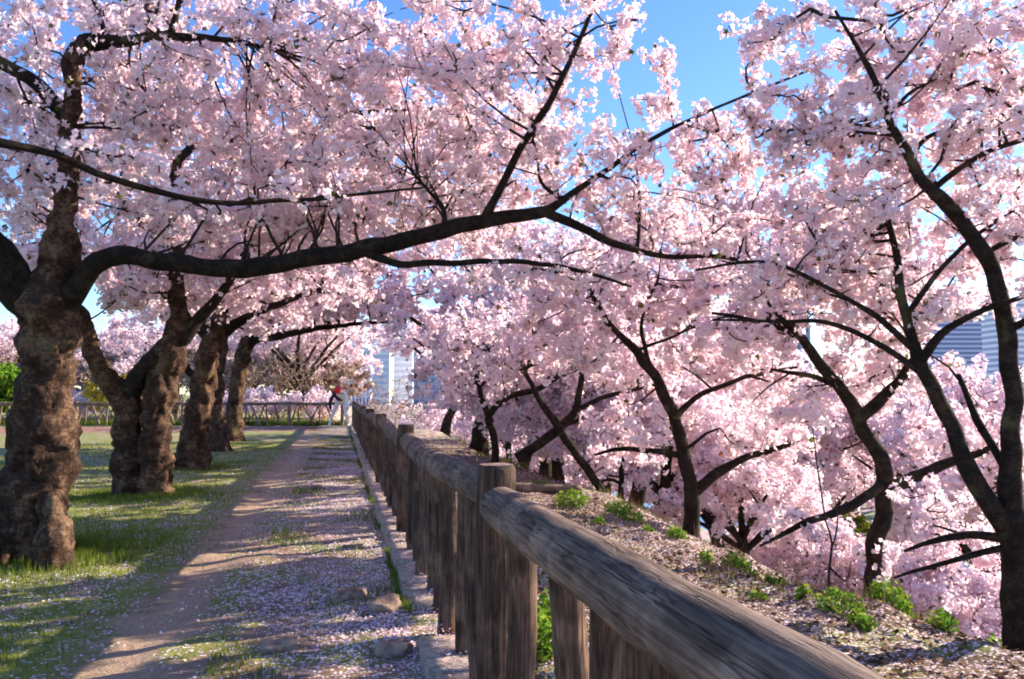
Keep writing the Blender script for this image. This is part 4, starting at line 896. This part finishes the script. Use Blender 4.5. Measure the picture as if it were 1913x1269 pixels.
# ------------------------------------------------------------------ person stooping at the end of the fence
def person():
    f = on_ground(636, 797); d_ = 32.6; base = at(636, 795, d_); base[2] = 0.0
    right = CR; fwd = -FH   # facing the camera
    def L(x, y, z): return base + right * x + fwd * y + np.array([0, 0, z])
    root = empty('person', base); root.scale = (1.2, 1.2, 1.2); tag(root, 'person in white with a red cap and dark jacket stooping by the fence end', 'person')
    J = {'pelvis': (.02, -.05, .86, .15), 'waist': (.02, .08, .98, .135), 'chest': (.02, .24, 1.10, .155), 'neckb': (.02, .36, 1.16, .075), 'neck': (.02, .42, 1.18, .06), 'head': (.02, .50, 1.20, .10), 'crownp': (.02, .56, 1.26, .085),
         'hipl': (-.11, -.04, .80, .095), 'kneel': (-.24, .10, .46, .065), 'anklel': (-.36, .02, .09, .045), 'toel': (-.38, .17, .04, .04),
         'hipr': (.13, -.04, .80, .095), 'kneer': (.21, .12, .46, .065), 'ankler': (.26, .0, .09, .045), 'toer': (.28, .15, .04, .04),
         'shl': (-.19, .30, 1.10, .075), 'ell': (-.30, .34, .82, .055), 'wrl': (-.24, .38, .58, .036), 'hal': (-.23, .40, .50, .036),
         'shr': (.22, .30, 1.10, .07), 'elr': (.33, .36, .86, .05), 'wrr': (.30, .34, .64, .034), 'har': (.29, .35, .56, .034)}
    E = [('pelvis', 'waist'), ('waist', 'chest'), ('chest', 'neckb'), ('neckb', 'neck'), ('neck', 'head'), ('head', 'crownp'), ('pelvis', 'hipl'), ('hipl', 'kneel'), ('kneel', 'anklel'), ('anklel', 'toel'), ('pelvis', 'hipr'), ('hipr', 'kneer'), ('kneer', 'ankler'), ('ankler', 'toer'), ('chest', 'shl'), ('shl', 'ell'), ('ell', 'wrl'), ('wrl', 'hal'), ('chest', 'shr'), ('shr', 'elr'), ('elr', 'wrr'), ('wrr', 'har')]
    names = list(J); ix = {k: i for i, k in enumerate(names)}
    def skin(nm, jn, edges, scale=1.0, rootn=None):
        me = bpy.data.meshes.new(nm); loc = {k: i for i, k in enumerate(jn)}
        me.from_pydata([tuple(L(*J[k][:3]) - base) for k in jn], [(loc[a], loc[b]) for a, b in edges], [])
        o = bpy.data.objects.new(nm, me); COL.objects.link(o); m = o.modifiers.new('skin', 'SKIN'); m.use_smooth_shade = True
        for i, k in enumerate(jn):
            v = me.skin_vertices[0].data[i]; v.radius = (J[k][3] * scale,) * 2; v.use_root = (k == rootn)
        s2 = o.modifiers.new('sub', 'SUBSURF'); s2.levels = 2; s2.render_levels = 2
        ev_ = o.evaluated_get(bpy.context.evaluated_depsgraph_get()); res = bpy.data.meshes.new_from_object(ev_)
        bpy.data.objects.remove(o); return res
    body = skin('body', names, E, 1.0, 'pelvis')
    for k in ('white', 'skin', 'shoe'): body.materials.append(M[k])
    for pl in body.polygons:
        c = pl.center; w = base + np.array(c); z = c[2]; fw = float(np.dot(np.array(c), fwd))
        pl.material_index = 2 if z < .08 else 1 if (fw > .37 and z > 1.1) or (z < .66 and fw > .32) else 0
        pl.use_smooth = True
    link('body', body, None, root)
    J2 = dict(J); jk = skin('jacket', ['waist', 'chest', 'shl', 'ell', 'wrl'], [('waist', 'chest'), ('chest', 'shl'), ('shl', 'ell'), ('ell', 'wrl')], 1.14, 'chest')
    link('jacket', jk, M['navy'], root)
    bm = bmesh.new(); bmesh.ops.create_uvsphere(bm, u_segments=16, v_segments=10, radius=.135)
    for v in bm.verts:
        if v.co.z < -.01: v.co.z = -.01
    r_ = bmesh.ops.create_circle(bm, segments=14, radius=.10, cap_ends=True); bmesh.ops.translate(bm, verts=r_['verts'], vec=(0, .11, 0))
    me = bpy.data.meshes.new('cap'); bm.to_mesh(me); bm.free(); me.polygons.foreach_set('use_smooth', np.ones(len(me.polygons), bool))
    c = link('cap', me, M['red'], root); c.location = Vector(L(.02, .56, 1.26) - base); c.rotation_euler = (-.7, 0, math.atan2(-fwd[0], fwd[1]))
person()

# ------------------------------------------------------------------ buildings far beyond the hollow
def box_mesh(name, sx, sy, sz, bev=0):
    bm = bmesh.new(); bmesh.ops.create_cube(bm, size=1); bmesh.ops.scale(bm, vec=(sx, sy, sz), verts=bm.verts)
    me = bpy.data.meshes.new(name); bm.to_mesh(me); bm.free(); return me
def building(px0, px1, ytop, dd, label, wall, band, glass, floor_h=3.6, depth=22, turn=0.0, wing=None, cols=0):
    pa, pb_ = at(px0, 738, dd), at(px1, 738, dd); W = float(np.linalg.norm(pa - pb_)); c = (pa + pb_) / 2 + FH * depth / 2
    zt = EYE + (738 - ytop) * dd / F_PX; z0 = -5.0; H = zt - z0
    root = empty('office_tower', (c[0], c[1], z0), -YAW + turn); tag(root, label, 'building')
    link('wall', box_mesh('wall', W - .6, depth - .6, H), wall, root, (0, 0, H / 2))
    link('roof_slab', box_mesh('roof_slab', W + .4, depth + .4, 1.2), band, root, (0, 0, H + .6))
    link('plant_room', box_mesh('plant_room', W * .45, depth * .5, 3.0), wall, root, (W * .1, 0, H + 2.7))
    nf = int(H / floor_h); sm = box_mesh('spandrel', W, depth, floor_h * .46); wm = box_mesh('window_band', W - .3, depth - .3, floor_h * .5)
    for k in range(nf):
        link('spandrel', sm, band, root, (0, 0, (k + .25) * floor_h)); link('window_band', wm, glass, root, (0, 0, (k + .74) * floor_h))
    if cols:
        pm = box_mesh('pier', .8, .8, H)
        for k in range(cols + 1): link('pier', pm, band, root, (-W / 2 + W * k / cols, -depth / 2 - .1, H / 2))
    if wing:
        link('corner_tower', box_mesh('corner_tower', wing, depth * .6, H + 1.5), M['tower2'], root, (W / 2 + wing / 2 + .05, 0, H / 2 + .75))
    return root
building(1738, 1850, 596, 600, 'blue-striped office tower showing left of the trunk at the right edge', M['spandrel'], M['spandrel'], M['glass'], 3.5, 30, 0, 8)
building(1893, 2010, 560, 480, 'white office block right of the trunk at the right edge', M['tower2'], M['tower2'], M['greyblue'], 3.6, 30)
building(1360, 1510, 606, 330, 'grey-blue block half hidden behind the blossoms right of centre', M['greyblue'], M['greyblue'], M['glass'], 3.4, 25, .25, cols=8)
building(690, 724, 578, 420, 'narrow white tower above the stooping person', M['tower2'], M['tower2'], M['tower'], 3.4, 18, .1)
building(732, 768, 572, 450, 'pale tower just right of the narrow white tower', M['tower'], M['tower2'], M['tower'], 3.4, 18, .1)
building(770, 850, 622, 400, 'dark glass block right of the pale towers', M['greyblue'], M['greyblue'], M['glass'], 3.6, 20, .1, cols=6)
building(628, 686, 655, 300, 'low grey block with blue panels left of the narrow white tower', M['tower'], M['tower'], M['bluepanel'], 5.0, 15, .1, cols=9)
building(1010, 1120, 640, 380, 'low grey-blue block glimpsed behind the crossing stems', M['greyblue'], M['tower'], M['glass'], 3.4, 15, -.1, cols=6)
